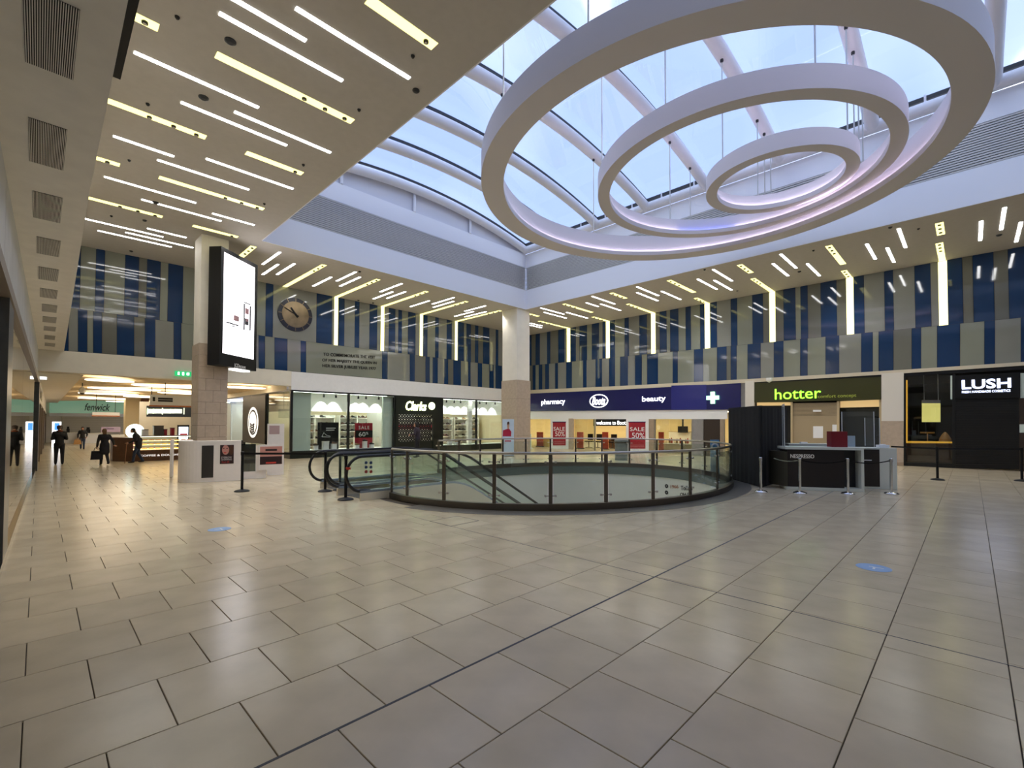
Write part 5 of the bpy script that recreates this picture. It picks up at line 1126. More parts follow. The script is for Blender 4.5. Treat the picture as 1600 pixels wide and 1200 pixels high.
tB('hotter', 1211, 608, 1283, 624.5, 'lime', hs, XB-.132, .03, bold=.0); tB('comfort concept', 1278, 617, 1338, 623.5, 'limed' if mat('limed', '#8f9a3a', .5, emit=.25) is None else 'limed', hs, XB-.132, .01)
hw_ = struct_empty('window_4', (XB, 5, 0)); mat('blind', '#a99676', .6); mat('warmlit', '#dcc090', .5, emit=.4, ecol='#e0bc80')
pB('transom_light', (1183, 629, 634, 1236, 628.5, 633.5), 'warmlit', hw_, XB+.2, .03)
for k in range(10): pB('blind_slat', (1239, 630+k*2, 631.6+k*2, 1308, 629+k*2, 630.6+k*2), 'blind', hw_, XB+.02, .03)
pB('blind_panel', (1239, 650, 722, 1308, 649, 724), 'blind', hw_, XB+.02, .02); pB('frame', (1308, 627, 724, 1312, 626.5, 725), 'tan', hw_, XB, .07); pB('frame', (1236, 628, 722, 1239, 628, 722), 'tan', hw_, XB, .07); pB('frame', (1374, 624, 726, 1378, 624, 727), 'tan', hw_, XB, .07)
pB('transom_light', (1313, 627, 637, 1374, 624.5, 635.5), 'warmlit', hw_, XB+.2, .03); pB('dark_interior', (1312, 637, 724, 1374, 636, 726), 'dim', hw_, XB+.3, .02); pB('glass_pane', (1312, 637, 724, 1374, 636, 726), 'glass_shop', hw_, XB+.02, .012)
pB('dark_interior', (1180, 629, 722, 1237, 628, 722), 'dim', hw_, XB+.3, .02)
for i, (x0, x1, y0, y1, lab) in enumerate(((1270.5, 1286, 666, 684.5, 'larger white paper notice stuck on the beige blind'), (1300.5, 1308, 663.5, 674, 'smaller white paper notice at the right of the beige blind'))):
    pB('paper_notice', (x0, y0, y1, x1, y0, y1), 'paper', None, XB-.002, .004, label=lab, cat='notice')
pB('wall_lamp', (1271, 640.5, 643.5, 1283.5, 640.5, 643.5), 'paper', None, XB-.002, .08, label='small white fitting on the beige blind', cat='fitting')
q = AX(1202, 592.5, XB-.2); MB().lathe(q, [(.02, -.16), (.12, -.10), (.15, 0), (.15, .06)], 18).build('dome_camera', MATS['paper'], smooth=40, label='white dome camera under the trim left of the olive fascia', cat='camera')

# ---- dark cosmetics shop ----
lu = thing('shop_fascia', 'black cosmetics fascia with glowing blue white capital lettering', 'shop sign', (XB, -.4, 3.0)); mat('lushlit', '#dfe6ff', .4, emit=2.2, ecol='#cdd8ff')
pB('head_box', (1412.5, 582, 588, 1640, 568, 575), 'frameblk', lu, XB-.03, .05); pB('fascia_panel', (1492, 587, 623, 1594, 582, 622), 'black', lu, XB-.03, .08)
tB('LUSH', 1503, 594, 1580, 608.5, 'lushlit', lu, XB-.112, .03, bold=.025); tB('FRESH HANDMADE COSMETICS', 1503, 611, 1579, 614.5, 'lushlit', lu, XB-.112, .012, bold=.004)
lw = struct_empty('window_5', (XB, 1, 0)); mat('yellowedge', '#d8a640', .4, emit=.35, ecol='#d8a030'); mat('woodshelf', '#a87a3e', .5, var=.15); mat('lowbrown', '#3c2412', .45)
pB('frame', (1412.5, 587, 730, 1416, 587, 730), 'frameblk', lw, XB, .08); pB('frame', (1488, 585, 734, 1493, 585, 734), 'frameblk', lw, XB, .08); pB('lit_edge', (1416, 594, 690, 1418, 594, 690), 'yellowedge', lw, XB, .05)
pB('glass_pane', (1418, 587, 723, 1488, 586, 724), 'glass_shop', lw, XB+.02, .012); pB('plinth', (1413, 722.5, 729.5, 1490, 724, 731.5), 'frameblk', lw, XB, .1)
pB('shelf_front', (1416, 689, 692, 1488, 690, 692.5), 'yellowedge', lw, XB+.1, .05); pB('low_panel', (1416, 693, 722, 1488, 693.5, 723.5), 'lowbrown', lw, XB+.15, .03); pB('inner_post', (1485, 587, 624, 1490.5, 587, 624), 'palegreen', lw, XB-.01, .03)
pB('frame', (1593, 583, 622, 1600, 583, 622), 'palegreen', lw, XB-.01, .03); pB('side_glass', (1592, 622, 736, 1640, 622, 740), 'brownglass', lw, XB, .03)
pB('poster_pale', (1593, 663, 676, 1606, 663, 676), 'palegreen', lw, XB-.03, .02)
sh2 = struct_empty('door_1', (XB, -.5, 0)); n_ = 30; mat('shutterblk', '#151413', .45, .3)
for k in range(n_):
    y0 = 622+k*3.72; pB('shutter_slat', (1493, y0, y0+3.5, 1592, y0, y0+3.7), 'shutterblk', sh2, XB-.01, .035 if k % 2 else .04)
X = XB+.8; a = AX(1455, 642, X); r = thing('hanging_sign', 'glowing yellow square sign hanging in the dark shop window', 'sign', (X, a.y, AX(1455, 660, X).z)); pB('panel', (1440.5, 626, 659.5, 1469.5, 626, 659.5), mat('yellowsign', '#e8dc80', .5, emit=.4), r, X, .08); pB('header_strip', (1440.5, 625, 630, 1469.5, 625, 630), 'tilegrey', r, X-.08, .01)
for px in (1444, 1466): q = AX(px, 626, X-.04); MB().tube([q, Vector((q.x, q.y, 3.75))], .01, 6).build('wire', MATS['steel'], r)
X = XB+.5; q = AX(1477, 690, X); MB().lathe(q, [(.20, -.02), (.18, .12), (.10, .28), (.03, .38)], 16).build('wooden_cone', MATS['woodshelf'], smooth=30, label='pale wooden cone standing on the dark shop window shelf', cat='ornament')
q = AX(1449, 676, X); MB().obox(q, EX*.1, EY*.22, EZ*.03).box((q.x-.02, q.y-.02, q.z-.42), (q.x+.02, q.y+.02, q.z)).build('display_ledge', MATS['woodshelf'], label='small orange wood ledge inside the dark shop window', cat='display ledge')
bx('window_shelf', (XB+.16, AX(1488, 692, XB).y, AX(1450, 693, XB).z-.1), (XB+1.4, AX(1416, 692, XB).y, AX(1450, 692, XB).z-.02), MATS['woodshelf'], label='wooden shelf running behind the dark shop window', cat='shelf')
spot(lw, (XB+.7, .9, 3.6), 25, 90, (1, .8, .45))

# ---- coffee machine stand: black booth, counters, screens ----
U = (G(1350, 768)-G(1222, 762)); U.z = 0
p0 = G(1231, 765); p1 = G(1350, 769); U = (p1-p0); LEN = U.length; U.normalize(); Nn = Vector((U.y, -U.x, 0)); Nn = -Nn if Nn.dot(CF) < 0 else Nn      # Nn points away from the camera
def loc(u, n_, z=0): return p0+U*u+Nn*n_+EZ*z
def ob(name, u0, u1, n0, n1, z0, z1, m, par=None, **k): return MB().prism([loc(u0, n0, z0), loc(u1, n0, z0), loc(u1, n1, z0), loc(u0, n1, z0)], EZ*(z1-z0)).build(name, MATS[m], par, **k)
HT = EYE*(1-(700-664.5)/(769-664.5)); mat('kioskdark', '#241d1c', .35); mat('kioskwhite', '#dfe3da', .4)
k1 = thing('kiosk_counter', 'dark coffee machine counter with white top and white end frame', 'counter', loc(LEN/2, .3))
ob('front_body', .0, LEN-.42, .0, .62, .08, HT-.06, 'kioskdark', k1); ob('top', -.06, LEN, -.03, .66, HT-.06, HT, 'kioskwhite', k1); ob('base', -.02, LEN, -.03, .62, .003, .08, 'kioskwhite', k1)
ob('end_recess', LEN-.42, LEN-.06, .3, .62, .08, HT-.06, 'darkgrey', k1); ob('end_frame', LEN-.06, LEN, -.03, .66, .08, HT-.06, 'kioskwhite', k1)
MB().prism([loc(-.28, .55, .08), loc(0, 0, .08), loc(0, .62, .08), loc(-.28, .62, .08)], EZ*(HT-.2)).build('angled_end', mat('kioskolive', '#3b382f', .4), k1)
def loc_px(px, py): d = ray(px, py); n2 = Nn; return EYEV+d*((p0-EYEV).dot(n2)/d.dot(n2))
q0, q1, q2 = loc_px(1235, 715.5), loc_px(1272, 715.5), loc_px(1235, 709.5); text('lettering', 'NESPRESSO', mat('silverletter', '#b9b6b2', .4, emit=.2), k1, q0-Nn*.004, U, EZ, (q1-q0).length, q2.z-q0.z, .006, bold=.005)
k2 = thing('kiosk_cabinet', 'black fronted cabinet in a white frame behind the coffee machine counter', 'cabinet', loc(LEN+.3, .9))
ob('frame', LEN+.02, LEN+1.05, .75, 1.35, .003, HT-.03, 'kioskwhite', k2); ob('black_door', LEN-.02, LEN+.66, .735, .75, .06, HT-.07, 'kioskdark', k2); ob('handle', LEN+.2, LEN+.48, .72, .735, HT-.36, HT-.34, 'paper', k2)
k3 = thing('kiosk_counter', 'white rear counter top with red edge behind the dark counter', 'counter', loc(.9, 1.8)); ob('body', .5, LEN+.3, 1.5, 2.0, .003, HT-.05, 'kioskdark', k3); ob('top', .45, LEN+.35, 1.45, 2.05, HT-.05, HT+.03, 'kioskwhite', k3); ob('red_edge', .5, 1.1, 1.44, 1.45, HT-.12, HT-.05, 'red', k3)
ob('red_box', LEN-.62, LEN-.26, .2, .5, HT+.002, HT+.40, mat('crimson', '#7c1522', .45).name, label='crimson square box standing on the coffee machine counter', cat='box')
mat('perspex_edge', '#c7ccd0', .3)
glass('perspex', '#eef2f4', 1.49, .03)
def screen(u0, n0, u1, n1, z0, z1, label):
    a, b = loc(u0, n0, z0), loc(u1, n1, z0); r = thing('perspex_screen', label, 'screen', (a+b)/2); d = (b-a).normalized(); s = d.cross(EZ)*.004
    MB().prism([a-s, b-s, b-s+EZ*(z1-z0), a-s+EZ*(z1-z0)], s*2).build('sheet', MATS['perspex'], r)
    for p in (a, b): MB().tube([p, p+EZ*(z1-z0)], .012, 6).build('edge', MATS['perspex_edge'], r)
zsc = EYE*(1-(640-664.5)/(766-664.5))
screen(-.05, .05, .06, .6, HT+.001, zsc+.15, 'clear plastic screen at the left end of the coffee machine counter'); screen(LEN-.25, .55, LEN+.5, .62, HT+.001, zsc-.05, 'clear plastic screen behind the crimson box'); screen(LEN+.6, 1.36, LEN+.95, 1.37, HT+.0, zsc-.2, 'clear plastic screen behind the white framed cabinet')
for i, (u, n_, lab) in enumerate(((LEN+.1, .5, 'white leaflet holder at the right end of the coffee machine counter'),)):
    r = thing('leaflet_holder', lab, 'leaflet holder', loc(u, .9, HT-.03)); MB().obox(loc(u, .95, HT+.13), U*.1, Nn*.012, EZ*.15).build('leaflet', MATS['posterpale'], r); MB().obox(loc(u, .95, HT-.02), U*.1, Nn*.05, EZ*.008).build('foot', MATS['perspex_edge'], r)
MB().obox(loc(LEN+.85, 1.0, HT+.01), U*.12, Nn*.08, EZ*.035).obox(loc(LEN+.85, 1.0, HT+.05), U*.05, Nn*.05, EZ*.012).build('card_reader', MATS['paper'], label='small white device on the framed cabinet top', cat='device')
MB().obox(loc(.9, 1.7, HT+.055), U*.08, Nn*.08, EZ*.02).build('white_dish', MATS['paper'], label='small white dish on the rear counter top', cat='dish')
# black booth
bl, bc, br = G(1139, 748), G(1190, 762), G(1231, 750)
zb = EYE*(1-(637-664.5)/(762-664.5))
r = thing('black_booth', 'tall black curtained booth beside the coffee machine counter', 'booth', (bl+bc+br)/3)
e1v, e2v = bl-bc, br-bc
def face(a, b, nm):
    d = b-a; L = d.length; d.normalize(); nr = d.cross(EZ); q = MB(); m = 26
    front = [a+d*(L*i/m)+nr*(.005*math.sin(i*1.9)+.006*math.sin(i*.7)) for i in range(m+1)]
    for u, v in zip(front, front[1:]): q.prism([u+EZ*.01, v+EZ*.01, v+EZ*zb, u+EZ*zb], -nr*.03)
    q.build(nm, MATS['softblack'], r)
face(bl, bc, 'curtain'); face(bc, br, 'curtain'); face(br, br+e1v, 'curtain'); face(bl+e2v, bl, 'curtain')
MB().prism([bl+EZ*zb, bc+EZ*zb, br+EZ*zb, br+e1v+EZ*zb], EZ*.05).build('roof', MATS['softblack'], r)
# ================================================================== SCREEN ON THE COLUMN, WHITE KIOSK
az = YAW-math.radians(5.6); SU = Vector((math.cos(az), math.sin(az), 0)); SN = Vector((SU.y, -SU.x, 0)); SP = AY(345.5, 478, 18.05)
def SS(x, y, d=0.0): q = APL(x, y, SP, SN); return q+SN*d
A0, A1 = SS(345, 384), SS(402, 415); B0, B1 = SS(345, 570), SS(402, 581)
zt_, zb_ = (A0.z+A1.z)/2, (B0.z+B1.z)/2; SL = (Vector((A1.x, A1.y, 0))-Vector((A0.x, A0.y, 0))).length
o0 = Vector((A0.x, A0.y, 0))
r = thing('digital_screen', 'large bright digital advert screen in a black case on the column', 'screen', o0+SU*SL/2+EZ*zb_)
def sb(nm, u0, u1, z0, z1, d0, d1, m): return MB().prism([o0+SU*u0+EZ*z0+SN*d0, o0+SU*u1+EZ*z0+SN*d0, o0+SU*u1+EZ*z1+SN*d0, o0+SU*u0+EZ*z1+SN*d0], SN*(d1-d0)).build(nm, MATS[m] if isinstance(m, str) else m, r)
D = .42
sb('case', 0, SL, zb_, zt_, -D, -.0, 'black')
bz = .14; mat('screenlit', '#ffffff', .2, emit=1.25, ecol='#fbf8ff')
zi0 = zb_+.42
sb('display', bz, SL-bz, zi0, zt_-bz, 0, .006, 'screenlit')
for nm, u0, u1, z0, z1 in (('bezel', 0, SL, zt_-bz, zt_), ('bezel', 0, SL, zb_, zi0), ('bezel', 0, bz, zi0, zt_-bz), ('bezel', SL-bz, SL, zi0, zt_-bz)): sb(nm, u0, u1, z0, z1, 0, .02, 'black')
def uz(x, y): q = SS(x, y)-o0; return q.dot(SU), q.z
mat('printrose', '#c99a9a', .5); mat('printdark', '#3c3a42', .5)
def pic(x0, y0, x1, y1, m, nm='picture', d=.008):
    u0, z1 = uz(x0, y0); u1, z0 = uz(x1, y1); sb(nm, u0, u1, z0, z1, .006, d, m)
pic(380.5, 474, 382, 516, 'printdark', 'picture_frame'); pic(390, 478, 391.5, 517, 'printdark', 'picture_frame'); pic(381, 473, 391.5, 475.5, 'printdark', 'picture_frame'); pic(381, 513, 391.5, 517, 'printdark', 'picture_frame'); pic(383, 481, 388.5, 492, 'printrose'); pic(382.5, 497, 388, 509, 'printdark'); pic(384, 498, 387, 503, 'printrose', d=.010); pic(365, 492, 373, 503, 'printrose'); pic(353, 504, 372.5, 508, 'printdark'); pic(362, 508, 367, 511, 'printdark')
u0, z0 = uz(365, 575); u1, z1 = uz(383, 568); text('lettering', 'JCDecaux', MATS['silverletter'], r, o0+SU*u0+EZ*(z0)+SN*.021, SU, EZ, u1-u0, .17, .005)
for y in (436, 486, 534):
    q = AY(329, y, 18.6); MB().tube([Vector((q.x, 18.63, q.z)), o0+SU*.25-SN*(D-.02)+EZ*q.z], .03, 8).build('bracket', MATS['steel'], r)
u0, z0 = uz(373, 580)
sb('under_light', SL*.5, SL*.9, zb_-.06, zb_, -D+.05, -.1, 'letterwhite')

# ---- white beauty kiosk round the column foot
K0, K1, K2, K3 = G(271, 748), G(303, 754.5), G(376, 750.5), G(437, 742)
KH = EYE*(1-(691-664.5)/(754-664.5)); mat('kwhite', '#ece6e2', .35, var=.02); mat('kblack', '#2a2726', .5)
KU = (K2-K1).normalized(); KN = KU.cross(EZ); KN = KN if KN.dot(-EY) > 0 else -KN      # towards the viewer
kk = thing('beauty_kiosk', 'white rounded beauty kiosk with posters wrapped round the column foot', 'kiosk', (K1+K2)/2)
def kl(u, n_=0.0, z=0.0): return K1+KU*u+KN*n_+EZ*z
KL = (K2-K1).length
cor = []; rad = .55; c = kl(.15, -rad)
for i in range(11): a = math.radians(9*i); cor.append(c+KN*(rad*math.cos(a))-KU*(rad*math.sin(a)))
outer = [kl(KL)]+cor+[cor[-1]-KN*1.1]; inner = [p for p in reversed([kl(KL, -.35), kl(.15, -.35), kl(-.05, -.55), cor[-1]+KU*.3-KN*1.1])]
outw = MB(); th = .3
for a, b in zip(outer, outer[1:]):
    d = (b-a).normalized(); nn = d.cross(EZ); nn = nn if nn.dot(c-a-KN*.2) > 0 else -nn
    outw.prism([a+EZ*.003, b+EZ*.003, b+nn*.06+EZ*.003, a+nn*.06+EZ*.003], EZ*(KH-.06))
outw.build('counter_wall', MATS['kwhite'], kk)
MB().prism([p+EZ*(KH-.057) for p in outer]+[p+EZ*(KH-.057) for p in inner], EZ*.06).build('counter_top', MATS['kwhite'], kk)
def kpx(x, y): d = ray(x, y); return EYEV+d*((K1-EYEV).dot(KN)/d.dot(KN))
def kface(nm, x0, y0, x1, y1, m, d=.008, n0=.0, par=kk):
    a, b = kpx(x0, y1), kpx(x1, y0); u0, u1 = (a-K1).dot(KU), (b-K1).dot(KU); z0, z1 = max(a.z, .02), b.z
    return MB().prism([kl(u0, n0, z0), kl(u1, n0, z0), kl(u1, n0, z1), kl(u0, n0, z1)], KN*d).build(nm, MATS[m], par)
kface('black_panel', 314.5, 696, 334, 747, 'kblack'); mat('posterdark', '#2a1418', .5); mat('posterface', '#c48a80', .55); mat('postertext', '#d9d2d2', .5); mat('posterprice', '#c23a32', .5)
po = kface('poster', 343.5, 695, 365.5, 725, 'posterdark', .01)
def kdisc(x, y, rx, ry, m, nm, par, n0):
    c0 = kpx(x, y); ru, rz_ = abs((kpx(x+rx, y)-c0).dot(KU)), abs(kpx(x, y+ry).z-c0.z)
    MB().prism([c0+KN*n0+KU*(ru*math.cos(a))+EZ*(rz_*math.sin(a)) for a in [2*math.pi*i/24 for i in range(24)]], KN*.003).build(nm, MATS[m], par)
kdisc(352.5, 703, 5.5, 7.5, 'posterface', 'printed_face', po, .011); kdisc(351.5, 707.3, 2.2, .9, 'posterprice', 'printed_lips', po, .0145); kdisc(349.6, 700.5, 1.3, .6, 'posterdark', 'printed_eye', po, .0145); kdisc(354.8, 700.5, 1.3, .6, 'posterdark', 'printed_eye', po, .0145); kdisc(361.5, 703, 3.6, 8, 'shoe_brown', 'printed_hair', po, .0145)
for s, x0, x1, y0, y1, m in (('EYEBROW', 346, 362, 713.5, 716.5, 'postertext'), ('SHAPING', 346, 362, 717, 719.5, 'postertext'), ('from £8', 346.5, 358, 720.3, 723.5, 'posterprice')):
    a, b, t = kpx(x0, y1), kpx(x1, y1), kpx(x0, y0); text('lettering', s, MATS[m], po, a+KN*.012, KU, EZ, (b-a).length, t.z-a.z, .003)
qs = G(267, 746); MB().obox(qs+EZ*(KH/2)-KN*.25, KU*.03, KN*.35, EZ*(KH/2-.01)).build('end_screen', MATS['kwhite'], kk)
# logo on the rounded end
q = cor[-1]; 
for k in range(4): MB().obox(cor[-1]-KN*.35-KU*.004+EZ*(.45+.12*k), KN*.03, KU*.003, EZ*(.035)).build('side_logo', MATS['darkgrey'], kk)
MB().obox(cor[-1]-KN*.35-KU*.004+EZ*.98, KN*.06, KU*.003, EZ*.08).build('side_logo', MATS['darkgrey'], kk)
# right section: low wall, grey glass, second poster, totem
ob_ = lambda nm, u0, u1, n0, n1, z0, z1, m, par=kk: MB().prism([kl(u0, n0, z0), kl(u1, n0, z0), kl(u1, n1, z0), kl(u0, n1, z0)], EZ*(z1-z0)).build(nm, MATS[m], par)
ua = (kpx(415, 742)-K1).dot(KU)
ob_('low_wall', KL+.003, ua*.98, -.35, -.28, .003, .22, 'kwhite'); glass('glass_smoke', '#8d9794', 1.5, .06)
ob_('grey_glass', KL+.01, ua*.86, -.33, -.31, .22, KH-.12, 'glass_smoke'); ob_('pier', ua*.86, ua*1.02, -.38, -.26, .003, KH-.16, 'kwhite')
ut0, ut1 = (kpx(407, 730)-K1).dot(KU), (kpx(428, 730)-K1).dot(KU)
p2 = ob_('poster_panel', ua*.9, ua*1.28, -.25, -.2, .25, KH-.14, 'kwhite')
uu0, uu1 = ua*.92, ua*1.26; z1 = KH-.2
p3 = MB().prism([kl(uu0, -.2, .42), kl(uu1, -.2, .42), kl(uu1, -.2, z1), kl(uu0, -.2, z1)], KN*.006).build('poster', MATS['posterface'], kk)
MB().prism([kl(uu0, -.194, .42), kl(uu1, -.194, .42), kl(uu1, -.194, .66), kl(uu0, -.194, .66)], KN*.003).build('poster_foot', MATS['posterdark'], p3); MB().obox(kl((uu0+uu1)/2, -.192, .86), KU*.16, KN*.002, EZ*.03).build('printed_lashes', MATS['posterdark'], p3); MB().obox(kl((uu0+uu1)/2, -.188, .47), KU*.14, KN*.002, EZ*.025).build('printed_price', MATS['posterprice'], p3)
zT = EYE*(1-(664-664.5)/(742-664.5)); q0 = G(430, 742)
tz = thing('kiosk_totem', 'tall white totem panel at the right end of the beauty kiosk', 'totem', q0); MB().obox(q0+EZ*(zT/2), KU*.24, KN*.09, EZ*(zT/2-.003)).build('panel', MATS['kwhite'], tz); MB().obox(q0+EZ*(zT*.88)+KN*.092-KU*.05, KU*.15, KN*.002, EZ*.14).build('logo_print', mat('logopink', '#b59a98', .5), tz)
MB().lathe(kl(KL+.35, -.75, KH-.25), [(.10, 0), (.13, .02), (.13, .28), (.1, .3)], 16).build('towel_steriliser', MATS['paper'], smooth=40, label='white round canister on the beauty kiosk counter', cat='canister') if False else None
# salon chair inside the kiosk
pc_ = kl(KL+.25, -.85); sc_ = thing('salon_chair', 'dark salon chair inside the white beauty kiosk', 'chair', pc_); MB().obox(pc_+EZ*.5, KU*.24, KN*.24, EZ*.06).build('seat', MATS['kblack'], sc_); MB().obox(pc_+EZ*.85-KU*.22, KU*.05, KN*.22, EZ*.3).build('backrest', MATS['kblack'], sc_); MB().lathe(pc_, [(.28, .003), (.28, .03), (.04, .06), (.04, .44)], 18).build('pedestal', MATS['chrome'], sc_)
for s in (-1, 1): MB().obox(pc_+EZ*.68+KN*(.25*s), KU*.18, KN*.025, EZ*.02).build('armrest', MATS['chrome'], sc_)

# ================================================================== PEOPLE
def bake(mb, voxel, smooth_it=4):
    me = bpy.data.meshes.new('tmp'); me.from_pydata(mb.v, [], mb.f); o = bpy.data.objects.new('tmp', me); COL.objects.link(o)
    m = o.modifiers.new('r', 'REMESH'); m.mode = 'VOXEL'; m.voxel_size = voxel; s = o.modifiers.new('s', 'SMOOTH'); s.iterations = smooth_it; s.factor = .5
    dg = bpy.context.evaluated_depsgraph_get(); dg.update(); out = bpy.data.meshes.new_from_object(o.evaluated_get(dg)); bpy.data.objects.remove(o); bpy.data.meshes.remove(me); out.shade_smooth(); return out
def cap(mb, p, q, r0, r1, fl=(1, 1, 1)):
    p, q = Vector(p), Vector(q); d = q-p; L = d.length or 1e-4; d = d/L; P = []; Rr = []
    for i in range(4): a = math.pi/2*(1-i/3.0); P.append(p-d*(r0*math.sin(a))); Rr.append(max(r0*math.cos(a), .001))
    for i in range(4): a = math.pi/2*(i/3.0); P.append(q+d*(r1*math.sin(a))); Rr.append(max(r1*math.cos(a), .001))
    mb.tube(P, Rr, 12)
for k_, c_ in (('skin', '#b98a70'), ('hair_grey', '#5a5048'), ('hair_brown', '#7a5a3c'), ('hair_dark', '#1c1512'), ('cloth_black', '#17171a'), ('cloth_charcoal', '#202024'), ('cloth_jeans', '#2c3a52'), ('cloth_plum', '#2e2530'), ('cloth_dark', '#1b1c20'), ('cap_brown', '#4a3c32'), ('leather_tan', '#b98d5a'), ('collar_orange', '#8a4420')): mat(k_, c_, .8, var=.15, scale=14)
def person(p, yaw, Hh, label, J, top, legs, hair, shoes='cloth_black', coat_len=.0, hat=None, collar=None):
    """J: joints in a 1.75 m frame facing +y: hands, elbows, feet, knees, lean, head tilt"""
    k = Hh/1.75; rot = Matrix.Rotation(yaw, 3, 'Z'); root = thing('person', label, 'person', p)
    T = lambda v: rot @ (Vector(v)*k) + Vector(p)
    ln = J.get('lean', 0.0); hip = Vector((0, 0, .93)); ch = Vector((0, ln*.5, 1.22)); sh_ = Vector((0, ln, 1.43)); nk = Vector((0, ln*1.15, 1.50)); hd = Vector((0, ln*1.3+J.get('head', .03), 1.625))
    SL_, SR_ = sh_+Vector((-.17, 0, -.02)), sh_+Vector((.17, 0, -.02))
    def limbs(mb, inf, arms=True, legs_=True, hand=False):
        if legs_:
            for s, kn, ft in ((-1, J['kl'], J['fl']), (1, J['kr'], J['fr'])):
                h_ = Vector((.09*s, 0, .90)); cap(mb, h_, kn, .085+inf, .058+inf); cap(mb, kn, ft, .056+inf, .040+inf)
        if arms:
            for S_, e_, w_ in ((SL_, J['el'], J['hl']), (SR_, J['er'], J['hr'])): cap(mb, S_, e_, .052+inf, .042+inf); cap(mb, e_, w_, .041+inf, .029+inf)
    body = MB(); limbs(body, 0)
    cap(body, (0, 0, .92), (0, ln*.3, 1.08), .125, .12); cap(body, (-.05, ln*.8, 1.32), (.05, ln*.8, 1.32), .13, .13); cap(body, (0, ln*.3, 1.08), sh_-EZ*.08, .12, .13); cap(body, SL_, SR_, .06, .06); cap(body, sh_, nk+EZ*.06, .055, .052)
    body.sphere(hd, .1, 14, 10, (.82, .98, 1.18)); cap(body, hd+Vector((0, .085, -.01)), hd+Vector((0, .112, -.03)), .012, .016); cap(body, hd+Vector((0, .06, -.07)), hd+Vector((0, .075, -.085)), .035, .028)
    for s in (-1, 1): cap(body, hd+Vector((.083*s, -.005, .015)), hd+Vector((.086*s, -.012, -.02)), .014, .012)
    for w_, e_, s in ((J['hl'], J['el'], -1), (J['hr'], J['er'], 1)):
        w_ = Vector(w_); d = (w_-Vector(e_)).normalized(); side = d.cross(Vector((0, 1, 0)) if abs(d.y) < .8 else EZ).normalized(); cl = J.get('curl', .25); fwd = side.cross(d)
        cap(body, w_, w_+d*.075, .030, .034)
        for i, L in enumerate((.062, .072, .068, .052)):
            b0 = w_+d*.085+fwd*((i-1.5)*.019); m_ = b0+d*L*.55+side*(L*cl*.4); cap(body, b0, m_, .0095, .009); cap(body, m_, m_+d*L*.35+side*(L*cl*.9), .009, .008)
        t0 = w_+d*.025+fwd*.03; t1 = t0+fwd*.035+d*.03; cap(body, t0, t1, .011, .010); cap(body, t1, t1+d*.03+side*.008, .010, .008)
    def emit(mb, name, m, vox, it=3):
        mb.v = [T(v)-Vector(p) for v in mb.v]; me = bake(mb, vox*k, it); me.name = name; me.materials.append(MATS[m]); o = bpy.data.objects.new(name, me); COL.objects.link(o); o.parent = root; return o
    emit(body, 'body', 'skin', .0085, 1)
    tr = MB(); limbs(tr, .016, arms=False); cap(tr, (0, 0, .93), (0, ln*.2, 1.03), .145, .138); emit(tr, 'trousers', legs, .013, 3)
    ja = MB()
    for S_, e_, w_ in ((SL_, J['el'], J['hl']), (SR_, J['er'], J['hr'])): w2 = Vector(w_)-(Vector(w_)-Vector(e_)).normalized()*.015; cap(ja, S_, e_, .074, .058); cap(ja, e_, w2, .056, .044)
    cap(ja, (0, 0, .95), (0, ln*.3, 1.10), .155, .148); cap(ja, (-.06, ln*.8, 1.31), (.06, ln*.8, 1.31), .155, .155); cap(ja, (0, ln*.3, 1.08), sh_-EZ*.06, .148, .145); cap(ja, SL_, SR_, .08, .08); cap(ja, sh_-EZ*.02, nk+EZ*.01, .075, .068)
    if coat_len:
        for s in (-1, 1): cap(ja, (.05*s, 0, 1.0), (.07*s, .0, .93-coat_len), .14, .13)
        cap(ja, (0, 0, .95), (0, 0, .93-coat_len), .14, .14)
    emit(ja, 'jacket', top, .014, 4)
    ha = MB(); ha.sphere(hd+Vector((0, -.015, .022)), .108, 14, 10, (.90, .98, 1.12))
    if J.get('long'): cap(ha, hd+Vector((0, -.05, .02)), hd+Vector((0, -.07, -.13)), .085, .075)
    ha.v = [v for v in ha.v]
    # keep the face free: cut the shell in front of the brow
    hm = emit(ha, 'hair', hair, .012, 2)
    bmh = bmesh.new(); bmh.from_mesh(hm.data); dele = []
    for v in bmh.verts:
        loc_ = (rot.transposed() @ v.co)/k - hd
        if loc_.y > .025 and loc_.z < .055: dele.append(v)
    bmesh.ops.delete(bmh, geom=dele, context='VERTS'); bmh.to_mesh(hm.data); bmh.free()
    for s, ft, fa in ((-1, J['fl'], J.get('fal', 0)), (1, J['fr'], J.get('far', 0))):
        so = MB(); ft = Vector(ft); cap(so, (ft.x, ft.y-.03, ft.z-.03), (ft.x, ft.y+.03, ft.z-.035), .045, .045); cap(so, (ft.x, ft.y+.02, ft.z-.045), (ft.x, ft.y+.16, ft.z-.055), .042, .032)
        emit(so, 'shoe', shoes, .012, 2)
    for s in (-1, 1): e_ = MB(); e_.sphere(hd+Vector((.033*s, .088, .012)), .012, 8, 6); emit(e_, 'eye', 'hair_dark', .004, 0)
    if hat:
        h_ = MB(); h_.sphere(hd+Vector((0, -.005, .06)), .115, 14, 8, (.92, 1.0, .72)); cap(h_, hd+Vector((-.04, .08, .05)), hd+Vector((.04, .08, .05)), .028, .028); emit(h_, 'cap', hat, .011, 2)
    if collar: c_ = MB(); c_.tube([nk+Vector((.085*math.cos(a), .085*math.sin(a)-.005, .0)) for a in [2*math.pi*i/14 for i in range(14)]], .028, 8, closed=True); emit(c_, 'collar', collar, .011, 2)
    return root, T
V_ = Vector
def hgt(px, yt, yb): d = G(px, yb); return max(1.45, min(1.85, EYE*(1-(yt-664.3)/(yb-664.3))))
